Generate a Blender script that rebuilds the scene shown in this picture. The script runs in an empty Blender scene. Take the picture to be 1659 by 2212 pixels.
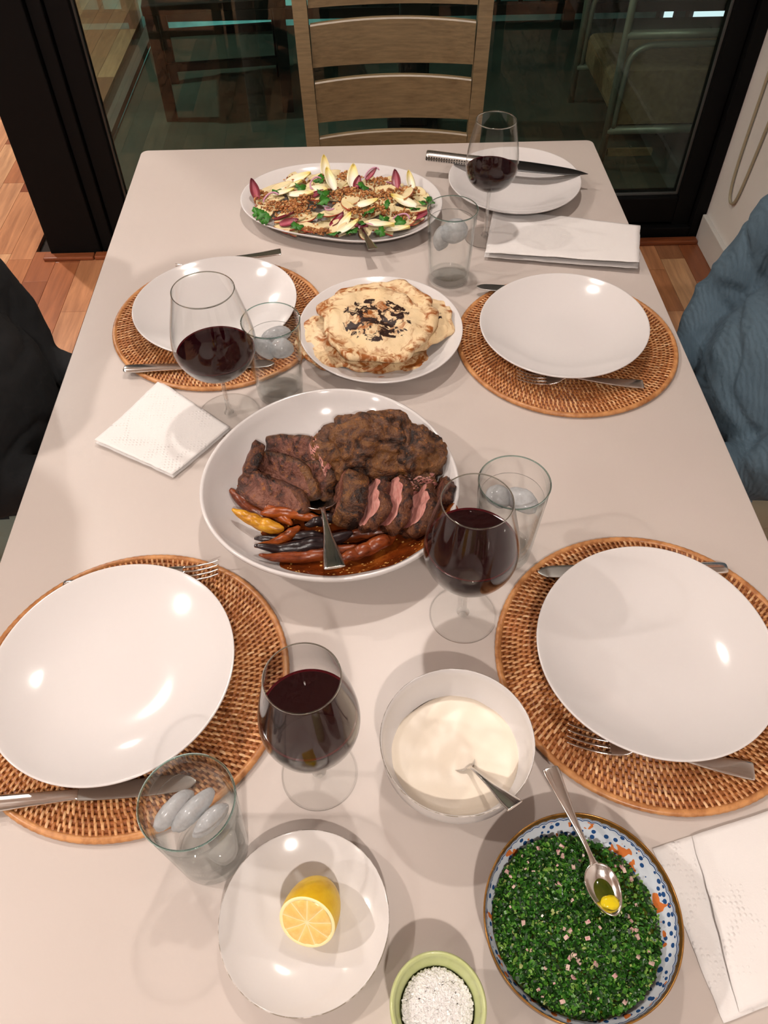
import bpy, bmesh, math, random
import numpy as np
from mathutils import Vector, Matrix, noise

random.seed(7)
C = bpy.context.scene.collection
PI = math.pi
TZ = 0.75                      # table top height

# ------------------------------------------------------------------ camera
cam_data = bpy.data.cameras.new('camera')
cam = bpy.data.objects.new('camera', cam_data)
C.objects.link(cam)
cam_data.sensor_fit = 'VERTICAL'
cam_data.sensor_height = 36.0
cam_data.lens = 27.56
cam_data.clip_start = 0.01
cam.matrix_world = Matrix(((0.9994, 0.0312, -0.0160, -0.018),
                           (-0.0342, 0.7682, -0.6393, 0.0),
                           (-0.0076, 0.6394, 0.7688, 1.57),
                           (0, 0, 0, 1)))
R3 = cam.matrix_world.to_3x3()
_x = R3.col[0].normalized(); _z = R3.col[2].normalized(); _y = _z.cross(_x).normalized(); _x = _y.cross(_z)
cam.matrix_world = Matrix(((_x.x, _y.x, _z.x, -0.018), (_x.y, _y.y, _z.y, 0.0), (_x.z, _y.z, _z.z, 1.57), (0, 0, 0, 1)))
bpy.context.scene.camera = cam

# ------------------------------------------------------------------ world, exposure, lights
w = bpy.data.worlds.new('night')
bpy.context.scene.world = w
w.use_nodes = True
w.node_tree.nodes['Background'].inputs[0].default_value = (0.25, 0.5, 0.6, 1)
w.node_tree.nodes['Background'].inputs[1].default_value = 0.03
vs = bpy.context.scene.view_settings
vs.view_transform = 'Standard'; vs.look = 'None'; vs.gamma = 1.0; vs.use_curve_mapping = False
vs.exposure = 0.06
cy = bpy.context.scene.cycles
cy.use_denoising = True
cy.use_light_tree = False
cy.transparent_max_bounces = 32
cy.max_bounces = 6
cy.diffuse_bounces = 3
cy.glossy_bounces = 3
cy.transmission_bounces = 5
cy.caustics_reflective = False
cy.caustics_refractive = False
cy.use_adaptive_sampling = True
cy.adaptive_threshold = 0.04
cy.adaptive_min_samples = 12
cy.sample_clamp_indirect = 6.0
CEIL = 2.62
DOWNLIGHTS = [  # x, y, watts, what it hangs over
    (0.06, 1.35, 8.5, 'over the middle of the dining table'),
    (-1.85, 0.45, 25, 'over the walkway beside the near end of the table'),
    (-1.35, 1.75, 12, 'over the walkway beside the far end of the table'),
    (-2.3, -1.35, 24, 'in the corner behind the table'),
    (0.12, -1.15, 28, 'behind the near end of the table'),
    (-2.1, 3.7, 42, 'in the passage beyond the glass door'),
]
def lamp(name, loc, watts, size, col, spread=150):
    L = bpy.data.lights.new(name, 'AREA'); L.shape = 'DISK'; L.size = size; L.energy = watts
    L.color = col; L.spread = math.radians(spread)
    o = bpy.data.objects.new(name, L); C.objects.link(o); o.location = loc
    return o
for i, (x, y, p, _) in enumerate(DOWNLIGHTS):
    lamp('downlight_bulb', (x, y, CEIL - 0.035), p, 0.085, (1.0, 0.905, 0.835))
lamp('yard_fill_light', (-0.8, 5.6, 0.0), 16, 0.3, (0.45, 0.95, 0.9), 170)  # added teal fill with no fixture, brightens the wall beyond the railing

# ------------------------------------------------------------------ node helpers
def new_mat(name):
    m = bpy.data.materials.new(name); m.use_nodes = True
    nt = m.node_tree; nt.nodes.clear()
    out = nt.nodes.new('ShaderNodeOutputMaterial')
    return m, nt, out
def N(nt, t, **kw):
    n = nt.nodes.new(t)
    for k, v in kw.items():
        if k.startswith('i_'):
            key = k[2:]
            n.inputs[int(key) if key.isdigit() else key].default_value = v
        else: setattr(n, k, v)
    return n
def col4(c): return (c[0], c[1], c[2], 1.0)
def S(r, g, b):
    f = lambda v: (v / 255.0 / 12.92) if v <= 10 else ((v / 255.0 + 0.055) / 1.055) ** 2.4
    return (f(r), f(g), f(b))
def ramp(nt, fac, stops, interp='LINEAR'):
    n = nt.nodes.new('ShaderNodeValToRGB'); cr = n.color_ramp; cr.interpolation = interp
    while len(cr.elements) < len(stops): cr.elements.new(0.5)
    for e, (p, c) in zip(cr.elements, stops): e.position = p; e.color = col4(c)
    nt.links.new(fac, n.inputs[0]); return n.outputs[0]
def mix(nt, fac, a, b):
    n = nt.nodes.new('ShaderNodeMix'); n.data_type = 'RGBA'
    for s, v in ((n.inputs[0], fac), (n.inputs[6], a), (n.inputs[7], b)):
        if hasattr(v, 'links') or hasattr(v, 'is_linked'): nt.links.new(v, s)
        else: s.default_value = col4(v) if isinstance(v, tuple) else v
    return n.outputs[2]
def mth(nt, op, a, b=None, c=None):
    n = nt.nodes.new('ShaderNodeMath'); n.operation = op
    for i, v in enumerate((a, b, c)):
        if v is None: continue
        if hasattr(v, 'is_linked'): nt.links.new(v, n.inputs[i])
        else: n.inputs[i].default_value = v
    return n.outputs[0]
def coords(nt, kind='Object', scale=(1, 1, 1)):
    t = nt.nodes.new('ShaderNodeTexCoord'); mp = nt.nodes.new('ShaderNodeMapping')
    mp.inputs['Scale'].default_value = scale
    nt.links.new(t.outputs[kind], mp.inputs[0]); return mp.outputs[0]
def nse(nt, vec, scale, detail=4, rough=0.6, dist=0.0):
    n = N(nt, 'ShaderNodeTexNoise'); n.inputs['Scale'].default_value = scale
    n.inputs['Detail'].default_value = detail; n.inputs['Roughness'].default_value = rough
    n.inputs['Distortion'].default_value = dist
    nt.links.new(vec, n.inputs['Vector']); return n.outputs[0]
def bsdf(nt, out, base, rough=0.5, metal=0.0, spec=0.5, coat=0.0, sss=0.0, sheen=0.0, normal=None):
    p = N(nt, 'ShaderNodeBsdfPrincipled')
    for k, v in (('Base Color', base), ('Roughness', rough), ('Metallic', metal), ('Specular IOR Level', spec), ('Coat Weight', coat), ('Sheen Weight', sheen)):
        if hasattr(v, 'is_linked'): nt.links.new(v, p.inputs[k])
        else: p.inputs[k].default_value = col4(v) if isinstance(v, tuple) else v
    if sss and False:
        p.inputs['Subsurface Weight'].default_value = sss
        p.inputs['Subsurface Radius'].default_value = (0.01, 0.006, 0.004)
        p.inputs['Subsurface Scale'].default_value = 0.5
    if normal is not None: nt.links.new(normal, p.inputs['Normal'])
    nt.links.new(p.outputs[0], out.inputs[0]); return p
def bump(nt, h, strength=0.3, dist=0.002):
    b = N(nt, 'ShaderNodeBump'); b.inputs['Strength'].default_value = strength; b.inputs['Distance'].default_value = dist
    nt.links.new(h, b.inputs['Height']); return b.outputs[0]
def simple(name, base, rough=0.5, metal=0.0, spec=0.5, var=None, bmp=None, coat=0.0, sss=0.0, sheen=0.0, scl=(1, 1, 1)):
    """var = (noise scale, second colour, lo, hi); bmp = (scale, strength, dist)"""
    m, nt, out = new_mat(name)
    v = coords(nt, 'Object', scl); b = base; nrm = None
    if var: b = mix(nt, ramp(nt, nse(nt, v, var[0], 5), [(var[2], (0, 0, 0)), (var[3], (1, 1, 1))]), base, var[1])
    if bmp: nrm = bump(nt, nse(nt, v, bmp[0], 4), bmp[1], bmp[2])
    bsdf(nt, out, b, rough, metal, spec, coat, sss, sheen, nrm)
    return m

# ------------------------------------------------------------------ materials
def thin_glass(name, tint, edge, ior=1.5, power=3.0, gloss=0.0):
    """thin clear sheet: passes light straight on, mirrors by Fresnel, absorbs a little more at grazing angles"""
    m, nt, out = new_mat(name)
    lw = N(nt, 'ShaderNodeLayerWeight'); lw.inputs[0].default_value = 0.5
    f = mth(nt, 'POWER', lw.outputs['Facing'], power)
    tr = N(nt, 'ShaderNodeBsdfTransparent'); nt.links.new(mix(nt, f, tint, edge), tr.inputs[0])
    gl = N(nt, 'ShaderNodeBsdfGlossy'); gl.inputs['Roughness'].default_value = gloss
    r0 = ((ior - 1) / (ior + 1)) ** 2
    fr = mth(nt, 'ADD', mth(nt, 'MULTIPLY', mth(nt, 'POWER', lw.outputs['Facing'], 5.0), 1 - r0), r0)
    mx = N(nt, 'ShaderNodeMixShader')
    nt.links.new(fr, mx.inputs[0]); nt.links.new(tr.outputs[0], mx.inputs[1]); nt.links.new(gl.outputs[0], mx.inputs[2])
    nt.links.new(mx.outputs[0], out.inputs[0]); return m
def clear_body(name, tint, ior, share):
    m, nt, out = new_mat(name)
    tr = N(nt, 'ShaderNodeBsdfTransparent'); tr.inputs[0].default_value = col4(tint)
    gl = N(nt, 'ShaderNodeBsdfGlass'); gl.inputs['IOR'].default_value = ior; gl.inputs['Roughness'].default_value = 0.0
    gl.inputs[0].default_value = col4(tint)
    mx = N(nt, 'ShaderNodeMixShader'); mx.inputs[0].default_value = share
    nt.links.new(tr.outputs[0], mx.inputs[1]); nt.links.new(gl.outputs[0], mx.inputs[2]); nt.links.new(mx.outputs[0], out.inputs[0])
    return m
M = {}
M['glass'] = thin_glass('wine glass crystal', (0.995, 0.997, 0.995), (0.78, 0.80, 0.78), 1.38, 7.0)
M['tumbler'] = thin_glass('tumbler glass', (0.995, 0.998, 0.997), (0.74, 0.85, 0.84), 1.3, 7.0)
M['pane'] = thin_glass('door pane glass', (0.86, 0.93, 0.89), (0.75, 0.85, 0.8), 1.55, 2.0)
M['solidglass'] = clear_body('solid glass', (0.985, 0.99, 0.988), 1.5, 0.3)
M['water'] = thin_glass('water', (0.993, 0.998, 0.998), (0.84, 0.91, 0.91), 1.2, 6.0)
M['basegl'] = clear_body('thick glass bottom', (0.985, 0.99, 0.988), 1.5, 0.14)
def ice_mat():
    m, nt, out = new_mat('ice')
    v = coords(nt, 'Object')
    f = ramp(nt, nse(nt, v, 60, 3), [(0.35, (0.55, 0.55, 0.55)), (0.75, (0.95, 0.95, 0.95))])
    gl = N(nt, 'ShaderNodeBsdfGlass'); gl.inputs['IOR'].default_value = 1.2; gl.inputs['Roughness'].default_value = 0.08
    gl.inputs[0].default_value = (0.98, 0.99, 1, 1)
    tr = N(nt, 'ShaderNodeBsdfTranslucent'); tr.inputs[0].default_value = (0.9, 0.93, 0.95, 1)
    df = N(nt, 'ShaderNodeBsdfPrincipled'); df.inputs['Base Color'].default_value = (0.85, 0.88, 0.9, 1); df.inputs['Roughness'].default_value = 0.15
    a = N(nt, 'ShaderNodeMixShader'); a.inputs[0].default_value = 0.5
    nt.links.new(df.outputs[0], a.inputs[1]); nt.links.new(tr.outputs[0], a.inputs[2])
    b = N(nt, 'ShaderNodeMixShader'); nt.links.new(f, b.inputs[0])
    nt.links.new(gl.outputs[0], b.inputs[1]); nt.links.new(a.outputs[0], b.inputs[2]); nt.links.new(b.outputs[0], out.inputs[0])
    return m
M['ice'] = ice_mat()
M['wine'] = simple('red wine', (0.012, 0.0012, 0.0022), 0.03, 0, 0.5)
M['wine_edge'] = simple('thin wine at the glass wall', (0.060, 0.003, 0.006), 0.05, 0, 0.5)
M['table'] = simple('pale greige lacquer', S(202, 191, 184), 0.34, 0, 0.45, var=(1.6, S(196, 185, 177), 0.35, 0.7), bmp=(900, 0.02, 0.0002))
M['porcelain'] = simple('white glazed porcelain', (0.71, 0.68, 0.668), 0.12, 0, 0.5)
M['porcelain_edge'] = simple('worn grey glaze edge', S(150, 140, 125), 0.4, 0, 0.4, var=(120, S(220, 212, 205), 0.45, 0.6))
def steel():
    m, nt, out = new_mat('polished stainless steel')
    v = coords(nt, 'Object', (4, 220, 220))
    bsdf(nt, out, (0.80, 0.78, 0.75), ramp(nt, nse(nt, v, 4, 3), [(0.3, (0.10, 0.10, 0.10)), (0.7, (0.24, 0.24, 0.24))]), 1.0)
    return m
M['steel'] = steel()
M['blade'] = simple('satin knife steel', (0.50, 0.50, 0.48), 0.28, 1.0, bmp=(300, 0.03, 0.0002))
def dimple_steel():
    m, nt, out = new_mat('dimpled steel handle')
    v = coords(nt, 'Object', (1, 1, 1))
    vo = N(nt, 'ShaderNodeTexVoronoi'); vo.inputs['Scale'].default_value = 190; vo.inputs['Randomness'].default_value = 0.0
    nt.links.new(v, vo.inputs['Vector'])
    d = ramp(nt, vo.outputs['Distance'], [(0.30, (0.05, 0.05, 0.05)), (0.42, (0.58, 0.56, 0.53))])
    bsdf(nt, out, d, 0.3, 1.0)
    return m
M['dimple'] = dimple_steel()
M['rattan'] = None
def rattan():
    m, nt, out = new_mat('rattan strand')
    g = N(nt, 'ShaderNodeNewGeometry')
    c = ramp(nt, g.outputs['Random Per Island'], [(0.0, S(176, 112, 62)), (0.35, S(202, 142, 88)), (0.75, S(222, 168, 114)), (1.0, S(236, 194, 146))])
    v = coords(nt, 'Object')
    c2 = mix(nt, ramp(nt, nse(nt, v, 35, 3), [(0.35, (0, 0, 0)), (0.7, (0.55, 0.55, 0.55))]), c, S(150, 84, 38))
    bsdf(nt, out, c2, 0.33, 0, 0.5)
    return m
M['rattan'] = rattan()
M['rattan_core'] = simple('brown rattan coil', S(160, 96, 50), 0.4, 0, 0.4, var=(60, S(122, 64, 30), 0.35, 0.7))
M['paper'] = simple('soft white paper towel', (0.82, 0.79, 0.77), 0.9, 0, 0.1, bmp=(420, 0.25, 0.0006))
def quilted():
    m, nt, out = new_mat('quilted paper towel')
    v = coords(nt, 'Object')
    vo = N(nt, 'ShaderNodeTexVoronoi'); vo.feature = 'DISTANCE_TO_EDGE'; vo.inputs['Scale'].default_value = 26
    nt.links.new(v, vo.inputs['Vector'])
    v2 = N(nt, 'ShaderNodeTexVoronoi'); v2.inputs['Scale'].default_value = 190; v2.inputs['Randomness'].default_value = 0.1
    nt.links.new(v, v2.inputs['Vector'])
    a = ramp(nt, vo.outputs['Distance'], [(0.03, (1, 1, 1)), (0.16, (0, 0, 0))])
    b = ramp(nt, v2.outputs['Distance'], [(0.1, (1, 1, 1)), (0.4, (0, 0, 0))])
    h = mth(nt, 'ADD', mth(nt, 'MULTIPLY', a, b), mth(nt, 'MULTIPLY', nse(nt, v, 500, 3), 0.25))
    bsdf(nt, out, (0.82, 0.79, 0.77), 0.9, 0, 0.1, normal=bump(nt, h, 0.6, 0.0015))
    return m
M['quilt'] = quilted()
def wood_floor():
    m, nt, out = new_mat('mixed hardwood planks')
    oi = N(nt, 'ShaderNodeObjectInfo'); g = N(nt, 'ShaderNodeNewGeometry')
    r = mth(nt, 'FRACT', mth(nt, 'ADD', oi.outputs['Random'], g.outputs['Random Per Island']))
    t = N(nt, 'ShaderNodeNewGeometry')
    mp = N(nt, 'ShaderNodeMapping'); mp.inputs['Scale'].default_value = (26, 2.2, 10)
    nt.links.new(t.outputs['Position'], mp.inputs[0])
    ad = N(nt, 'ShaderNodeVectorMath', operation='ADD'); cx = N(nt, 'ShaderNodeCombineXYZ')
    nt.links.new(mth(nt, 'MULTIPLY', r, 37.0), cx.inputs[0]); nt.links.new(mp.outputs[0], ad.inputs[0]); nt.links.new(cx.outputs[0], ad.inputs[1])
    grain = nse(nt, ad.outputs[0], 1.6, 5, 0.6, 0.6)
    base = ramp(nt, r, [(0.0, S(128, 70, 42)), (0.12, S(166, 100, 64)), (0.3, S(196, 134, 92)), (0.5, S(212, 156, 114)), (0.68, S(190, 122, 78)), (0.82, S(222, 174, 130)), (0.94, S(136, 72, 42)), (1.0, S(72, 38, 28))])
    c = mix(nt, ramp(nt, grain, [(0.35, (0, 0, 0)), (0.7, (0.55, 0.55, 0.55))]), base, S(104, 56, 34))
    bsdf(nt, out, c, 0.3, 0, 0.5)
    return m
M['plank'] = wood_floor()
M['wood_strip'] = simple('reddish wood threshold', S(150, 84, 48), 0.4, var=(8, S(110, 56, 32), 0.3, 0.7), scl=(1, 12, 12))
M['subfloor'] = simple('dark joint filler', (0.02, 0.012, 0.008), 0.9)
M['wall'] = simple('warm white wall paint', (0.86, 0.82, 0.79), 0.8, 0, 0.2, bmp=(300, 0.03, 0.0004))
M['ceiling'] = simple('white ceiling paint', (0.88, 0.86, 0.84), 0.9, 0, 0.2)
M['trim'] = simple('white satin trim paint', (0.72, 0.69, 0.66), 0.4, 0, 0.4)
M['blackframe'] = simple('black powder coat', (0.003, 0.003, 0.0032), 0.6, 0, 0.15)
M['alu'] = simple('dull aluminium bead', (0.25, 0.25, 0.24), 0.45, 0.8)
def chair_wood():
    m, nt, out = new_mat('grey brown chair wood')
    v = coords(nt, 'Object', (6, 60, 60))
    c = mix(nt, ramp(nt, nse(nt, v, 3, 4), [(0.3, (0, 0, 0)), (0.75, (1, 1, 1))]), S(140, 120, 88), S(108, 90, 64))
    bsdf(nt, out, c, 0.36, 0, 0.5)
    return m
M['chair'] = chair_wood()
M['deck'] = simple('dark slate deck', S(66, 82, 74), 0.55, 0, 0.4, var=(3, S(50, 64, 58), 0.35, 0.7))
M['darkmetal'] = simple('charcoal outdoor metal', (0.010, 0.012, 0.012), 0.5, 0.2)
M['tube'] = simple('grey green metal tube', S(130, 140, 128), 0.4, 0.5)
M['taupe'] = simple('taupe outdoor fabric', S(128, 112, 82), 0.9, var=(40, S(100, 88, 64), 0.3, 0.7), bmp=(300, 0.3, 0.001))
M['tealwall'] = simple('pale teal rendered wall', S(150, 190, 186), 0.8, var=(2.5, S(80, 120, 120), 0.4, 0.65))
M['lit'] = None
def emit(name, c, s):
    m, nt, out = new_mat(name); e = N(nt, 'ShaderNodeEmission'); e.inputs[0].default_value = col4(c); e.inputs[1].default_value = s
    nt.links.new(e.outputs[0], out.inputs[0]); m.cycles.emission_sampling = 'NONE'; return m
M['lamp'] = emit('glowing lamp lens', (1, 0.86, 0.70), 60)
M['litwindow'] = emit('lit window', (0.75, 0.9, 1.0), 1.2)

# ------------------------------------------------------------------ mesh helpers
def obj(name, verts, faces, m, parent=None, smooth=True, mi=None):
    me = bpy.data.meshes.new(name)
    me.from_pydata([tuple(v) for v in verts], [], faces)
    mats = m if isinstance(m, (list, tuple)) else [m]
    for x in mats: me.materials.append(x)
    if mi is not None: me.polygons.foreach_set('material_index', mi)
    me.polygons.foreach_set('use_smooth', [bool(smooth)] * len(me.polygons))
    me.update()
    o = bpy.data.objects.new(name, me); C.objects.link(o)
    if parent is not None: o.parent = parent
    return o
def from_bm(name, bm, m, parent=None, smooth=True):
    bmesh.ops.recalc_face_normals(bm, faces=bm.faces[:])
    me = bpy.data.meshes.new(name); bm.to_mesh(me); bm.free()
    for x in (m if isinstance(m, (list, tuple)) else [m]): me.materials.append(x)
    me.polygons.foreach_set('use_smooth', [bool(smooth)] * len(me.polygons)); me.update()
    o = bpy.data.objects.new(name, me); C.objects.link(o)
    if parent is not None: o.parent = parent
    return o
def tag(o, label=None, cat=None, group=None, kind=None):
    if label: o['label'] = label
    if cat: o['category'] = cat
    if group: o['group'] = group
    if kind: o['kind'] = kind
    return o
def thing(name, label, cat, loc=(0, 0, 0), rz=0.0, group=None):
    o = bpy.data.objects.new(name, None); C.objects.link(o); o.empty_display_size = 0.05
    o.location = loc; o.rotation_euler = (0, 0, rz)
    return tag(o, label, cat, group)
def copy_tree(o, parent=None):
    c = o.copy(); C.objects.link(c)
    if parent is not None: c.parent = parent
    for ch in [x for x in o.children]: copy_tree(ch, c)
    return c
def box(name, lo, hi, m, parent=None, bev=0.0, seg=2):
    bm = bmesh.new(); bmesh.ops.create_cube(bm, size=1.0)
    for v in bm.verts:
        v.co = Vector(((lo[i] + hi[i]) / 2 + v.co[i] * (hi[i] - lo[i]) for i in range(3)))
    if bev: bmesh.ops.bevel(bm, geom=bm.edges[:], offset=bev, segments=seg, affect='EDGES', profile=0.5)
    return from_bm(name, bm, m, parent, smooth=False)
def loft(rings, closed_ends=True, cyc=True):
    n = len(rings[0]); V = [p for r in rings for p in r]; F = []
    for i in range(len(rings) - 1):
        for j in range(n if cyc else n - 1):
            k = (j + 1) % n
            F.append((i * n + j, i * n + k, (i + 1) * n + k, (i + 1) * n + j))
    if closed_ends:
        F.append(tuple(range(n - 1, -1, -1))); F.append(tuple((len(rings) - 1) * n + j for j in range(n)))
    return V, F
def lathe(prof, seg=48):
    rings = []
    for r, z in prof:
        r = max(r, 1e-5)
        rings.append([(r * math.cos(2 * PI * j / seg), r * math.sin(2 * PI * j / seg), z) for j in range(seg)])
    return loft(rings, False)
def outline(four, th):
    r = four[0]
    for k in range(1, (len(four) - 1) // 2 + 1): r += four[2 * k - 1] * math.cos(k * th) + four[2 * k] * math.sin(k * th)
    return r
def shaped(four, prof, seg=96):
    rings = []
    for fr, z in prof:
        ring = []
        for j in range(seg):
            th = 2 * PI * j / seg; r = outline(four, th) * max(fr, 1e-4)
            ring.append((r * math.cos(th), r * math.sin(th), z))
        rings.append(ring)
    return loft(rings, False)
def tube(path, radii, seg=10, caps=True):
    rings = []; P = [Vector(p) for p in path]
    if not isinstance(radii, (list, tuple)): radii = [radii] * len(P)
    up = Vector((0, 0, 1)); prevn = None
    for i, p in enumerate(P):
        t = (P[min(i + 1, len(P) - 1)] - P[max(i - 1, 0)]).normalized()
        n = prevn if prevn is not None else (up if abs(t.z) < 0.9 else Vector((1, 0, 0)))
        n = (n - t * n.dot(t)).normalized(); prevn = n; b = t.cross(n)
        rings.append([p + (n * math.cos(2 * PI * j / seg) + b * math.sin(2 * PI * j / seg)) * radii[i] for j in range(seg)])
    return loft(rings, caps)
def smoothpath(pts, n=8):
    P = [Vector(p) for p in pts]; out = []
    for i in range(len(P) - 1):
        p0, p1, p2, p3 = P[max(i - 1, 0)], P[i], P[i + 1], P[min(i + 2, len(P) - 1)]
        for k in range(n):
            t = k / n
            out.append(0.5 * ((2 * p1) + (p2 - p0) * t + (2 * p0 - 5 * p1 + 4 * p2 - p3) * t * t + (3 * p1 - p0 - 3 * p2 + p3) * t ** 3))
    out.append(P[-1]); return out
def bar(secs, seg=12, sq=0.75):
    """secs: (x, half width, z centre, thickness) along local x"""
    rings = []
    for x, hw, zc, th in secs:
        ring = []
        for j in range(seg):
            a = 2 * PI * j / seg; c, s = math.cos(a), math.sin(a)
            ring.append((x, hw * math.copysign(abs(c) ** sq, c), zc + th / 2 * math.copysign(abs(s) ** sq, s)))
        rings.append(ring)
    return loft(rings, True)
def smooth_secs(secs, n=4):
    out = []
    S4 = [np.array(s, float) for s in secs]
    for i in range(len(S4) - 1):
        p0, p1, p2, p3 = S4[max(i - 1, 0)], S4[i], S4[i + 1], S4[min(i + 2, len(S4) - 1)]
        for k in range(n):
            t = k / n
            q = 0.5 * ((2 * p1) + (p2 - p0) * t + (2 * p0 - 5 * p1 + 4 * p2 - p3) * t * t + (3 * p1 - p0 - 3 * p2 + p3) * t ** 3)
            q[1] = max(q[1], 0.0003); q[3] = max(q[3], 0.0003); out.append(tuple(q))
    out.append(tuple(S4[-1])); return out
def aim(o, p0, p1, roll=0.0):
    p0, p1 = Vector(p0), Vector(p1); x = (p1 - p0).normalized()
    z = Vector((0, 0, 1)); z = (z - x * z.dot(x)).normalized(); y = z.cross(x)
    m = Matrix(((x.x, y.x, z.x), (x.y, y.y, z.y), (x.z, y.z, z.z))) @ Matrix.Rotation(roll, 3, 'X')
    o.matrix_world = Matrix.Translation(p0) @ m.to_4x4()
    return o
def lump(name, radii, m, parent=None, sub=4, amp=0.15, fr=3.0, seed=0, octv=4, flatz=None, ridge=0.0, mi_fn=None):
    bm = bmesh.new(); bmesh.ops.create_icosphere(bm, subdivisions=sub, radius=1.0)
    off = Vector((seed * 3.7, seed * 1.3, seed * 7.1))
    for v in bm.verts:
        d = v.co.normalized(); nv = noise.fractal(d * fr + off, 1.0, 2.0, octv)
        rg = (1 - abs(noise.noise(d * fr * 1.7 + off * 2))) if ridge else 0
        k = 1 + amp * nv - ridge * max(0, rg - 0.72) * 3
        v.co = Vector((d.x * radii[0], d.y * radii[1], d.z * radii[2])) * k
        if flatz is not None and v.co.z < flatz: v.co.z = flatz + (v.co.z - flatz) * 0.1
    o = from_bm(name, bm, m, parent)
    if mi_fn:
        me = o.data
        me.polygons.foreach_set('material_index', [mi_fn(p) for p in me.polygons])
    return o

# ================================================================== THE SETTING
DOORY = 2.60; WALLX = 1.206; POSTX = -1.138
fl = box('floor', (-3.6, -3.2, -0.06), (WALLX + 0.1, DOORY + 0.05, -0.018), M['subfloor']); tag(fl, 'mixed-tone hardwood plank floor of the dining room', kind='structure')
box('floor_base', (-3.6, DOORY + 0.05, -0.06), (POSTX, 6.0, -0.018), M['subfloor'], fl)
# hardwood planks: each one in view is an object, the rest are one joined part
def plank_bm():
    bm = bmesh.new(); bmesh.ops.create_cube(bm, size=1.0)
    top = [e for e in bm.edges if all(v.co.z > 0 for v in e.verts)]
    bmesh.ops.bevel(bm, geom=top, offset=0.012, segments=1, affect='EDGES')
    me = bpy.data.meshes.new('plank'); bm.to_mesh(me); bm.free(); me.materials.append(M['plank']); return me
plank_me = plank_bm()
cinv = cam.matrix_world.inverted(); FPX = 27.56 / 36.0
def view(p):
    q = cinv @ Vector(p)
    if q.z > -0.05: return None
    return (q.x / -q.z * FPX * 2212 / 1659 * 1.0, q.y / -q.z * FPX)   # -0.5..0.5 of width / height
rest_v, rest_f = [], []
rp = random.Random(11); PW = 0.086; nvis = 0
for ci in range(int((WALLX + 2.95) / PW) + 1):
    x0 = WALLX - (ci + 1) * PW; x1 = x0 + PW
    ymax = 5.6 if x1 < POSTX + 0.02 else DOORY - 0.02
    y = -1.2 - rp.random() * 0.5
    while y < ymax:
        ln = rp.choice((0.28, 0.36, 0.45, 0.56)) * (0.85 + 0.3 * rp.random()); y2 = min(y + ln, ymax)
        if y2 - y > 0.03:
            inside = False
            for px in (x0, x1):
                for py in (y, (y + y2) / 2, y2):
                    u = view((px, py, 0))
                    if u and abs(u[0]) < 0.52 and abs(u[1]) < 0.52 and (px < -0.60 or px > 0.62) and py > 0.75: inside = True
            if x0 > POSTX and y > DOORY: inside = False
            if inside and nvis < 300:
                o = bpy.data.objects.new('plank', plank_me); C.objects.link(o); o.parent = fl
                o.location = ((x0 + x1) / 2, (y + y2) / 2, -0.009); o.scale = (PW - 0.0012, y2 - y - 0.0012, 0.018); nvis += 1
            else:
                b = len(rest_v); e = 0.0006
                rest_v += [(x0 + e, y + e, 0), (x1 - e, y + e, 0), (x1 - e, y2 - e, 0), (x0 + e, y2 - e, 0)]
                rest_f.append((b, b + 1, b + 2, b + 3))
        y = y2
tag(obj('planks', rest_v, rest_f, M['plank'], fl, smooth=False), kind='stuff')

wr = box('wall_right', (WALLX, -3.2, -0.06), (WALLX + 0.12, DOORY + 0.25, CEIL), M['wall']); tag(wr, 'warm white painted wall beside the table', kind='structure')
bb = box('baseboard_right', (WALLX - 0.016, -3.2, 0), (WALLX, DOORY - 0.05, 0.10), M['trim'], None, 0.003); tag(bb, 'white baseboard along the painted wall', kind='structure')
wl = box('wall_left', (-3.6, -3.2, -0.06), (-3.48, 6.0, CEIL), M['wall']); tag(wl, 'white wall far across the room', kind='structure')
wb = box('wall_back', (-3.6, -3.32, -0.06), (WALLX + 0.12, -3.2, CEIL), M['wall']); tag(wb, 'white wall behind the table end', kind='structure')
wp = box('wall_passage', (-3.6, 5.9, -0.06), (POSTX, 6.0, CEIL), M['wall']); tag(wp, 'white end wall of the side passage', kind='structure')
ce = box('ceiling', (-3.6, -3.3, CEIL), (WALLX + 0.12, 6.0, CEIL + 0.1), M['ceiling']); tag(ce, 'white ceiling over the dining room', kind='structure')

# glass door: black frame, one big pane, bead round the glass
dr = thing('door_1', 'black-framed glass sliding door onto the dark deck', None); del_cat = dr; dr['kind'] = 'structure'
GL, GR, GB = -0.837, 1.098, 0.150
def fr(name, lo, hi, b=0.004): return box(name, lo, hi, M['blackframe'], dr, b)
fr('frame_post', (POSTX, DOORY - 0.05, 0.0), (-0.958, DOORY + 0.12, CEIL))
fr('frame_post', (-0.955, DOORY - 0.035, 0.0), (-0.911, DOORY + 0.10, CEIL))
fr('door_stile', (-0.908, DOORY - 0.022, 0.012), (GL, DOORY + 0.05, CEIL))
fr('door_stile', (GR, DOORY - 0.022, 0.012), (1.160, DOORY + 0.05, CEIL))
fr('frame_post', (1.163, DOORY - 0.045, 0.0), (WALLX, DOORY + 0.12, CEIL))
fr('bottom_rail', (GL, DOORY - 0.022, 0.055), (GR, DOORY + 0.05, GB))
fr('bottom_track', (-0.908, DOORY - 0.045, 0.0), (1.163, DOORY + 0.12, 0.046))
fr('top_rail', (GL, DOORY - 0.022, 2.42), (GR, DOORY + 0.05, CEIL))
box('glass_pane', (GL, DOORY + 0.010, GB), (GR, DOORY + 0.016, 2.42), M['pane'], dr)
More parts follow.
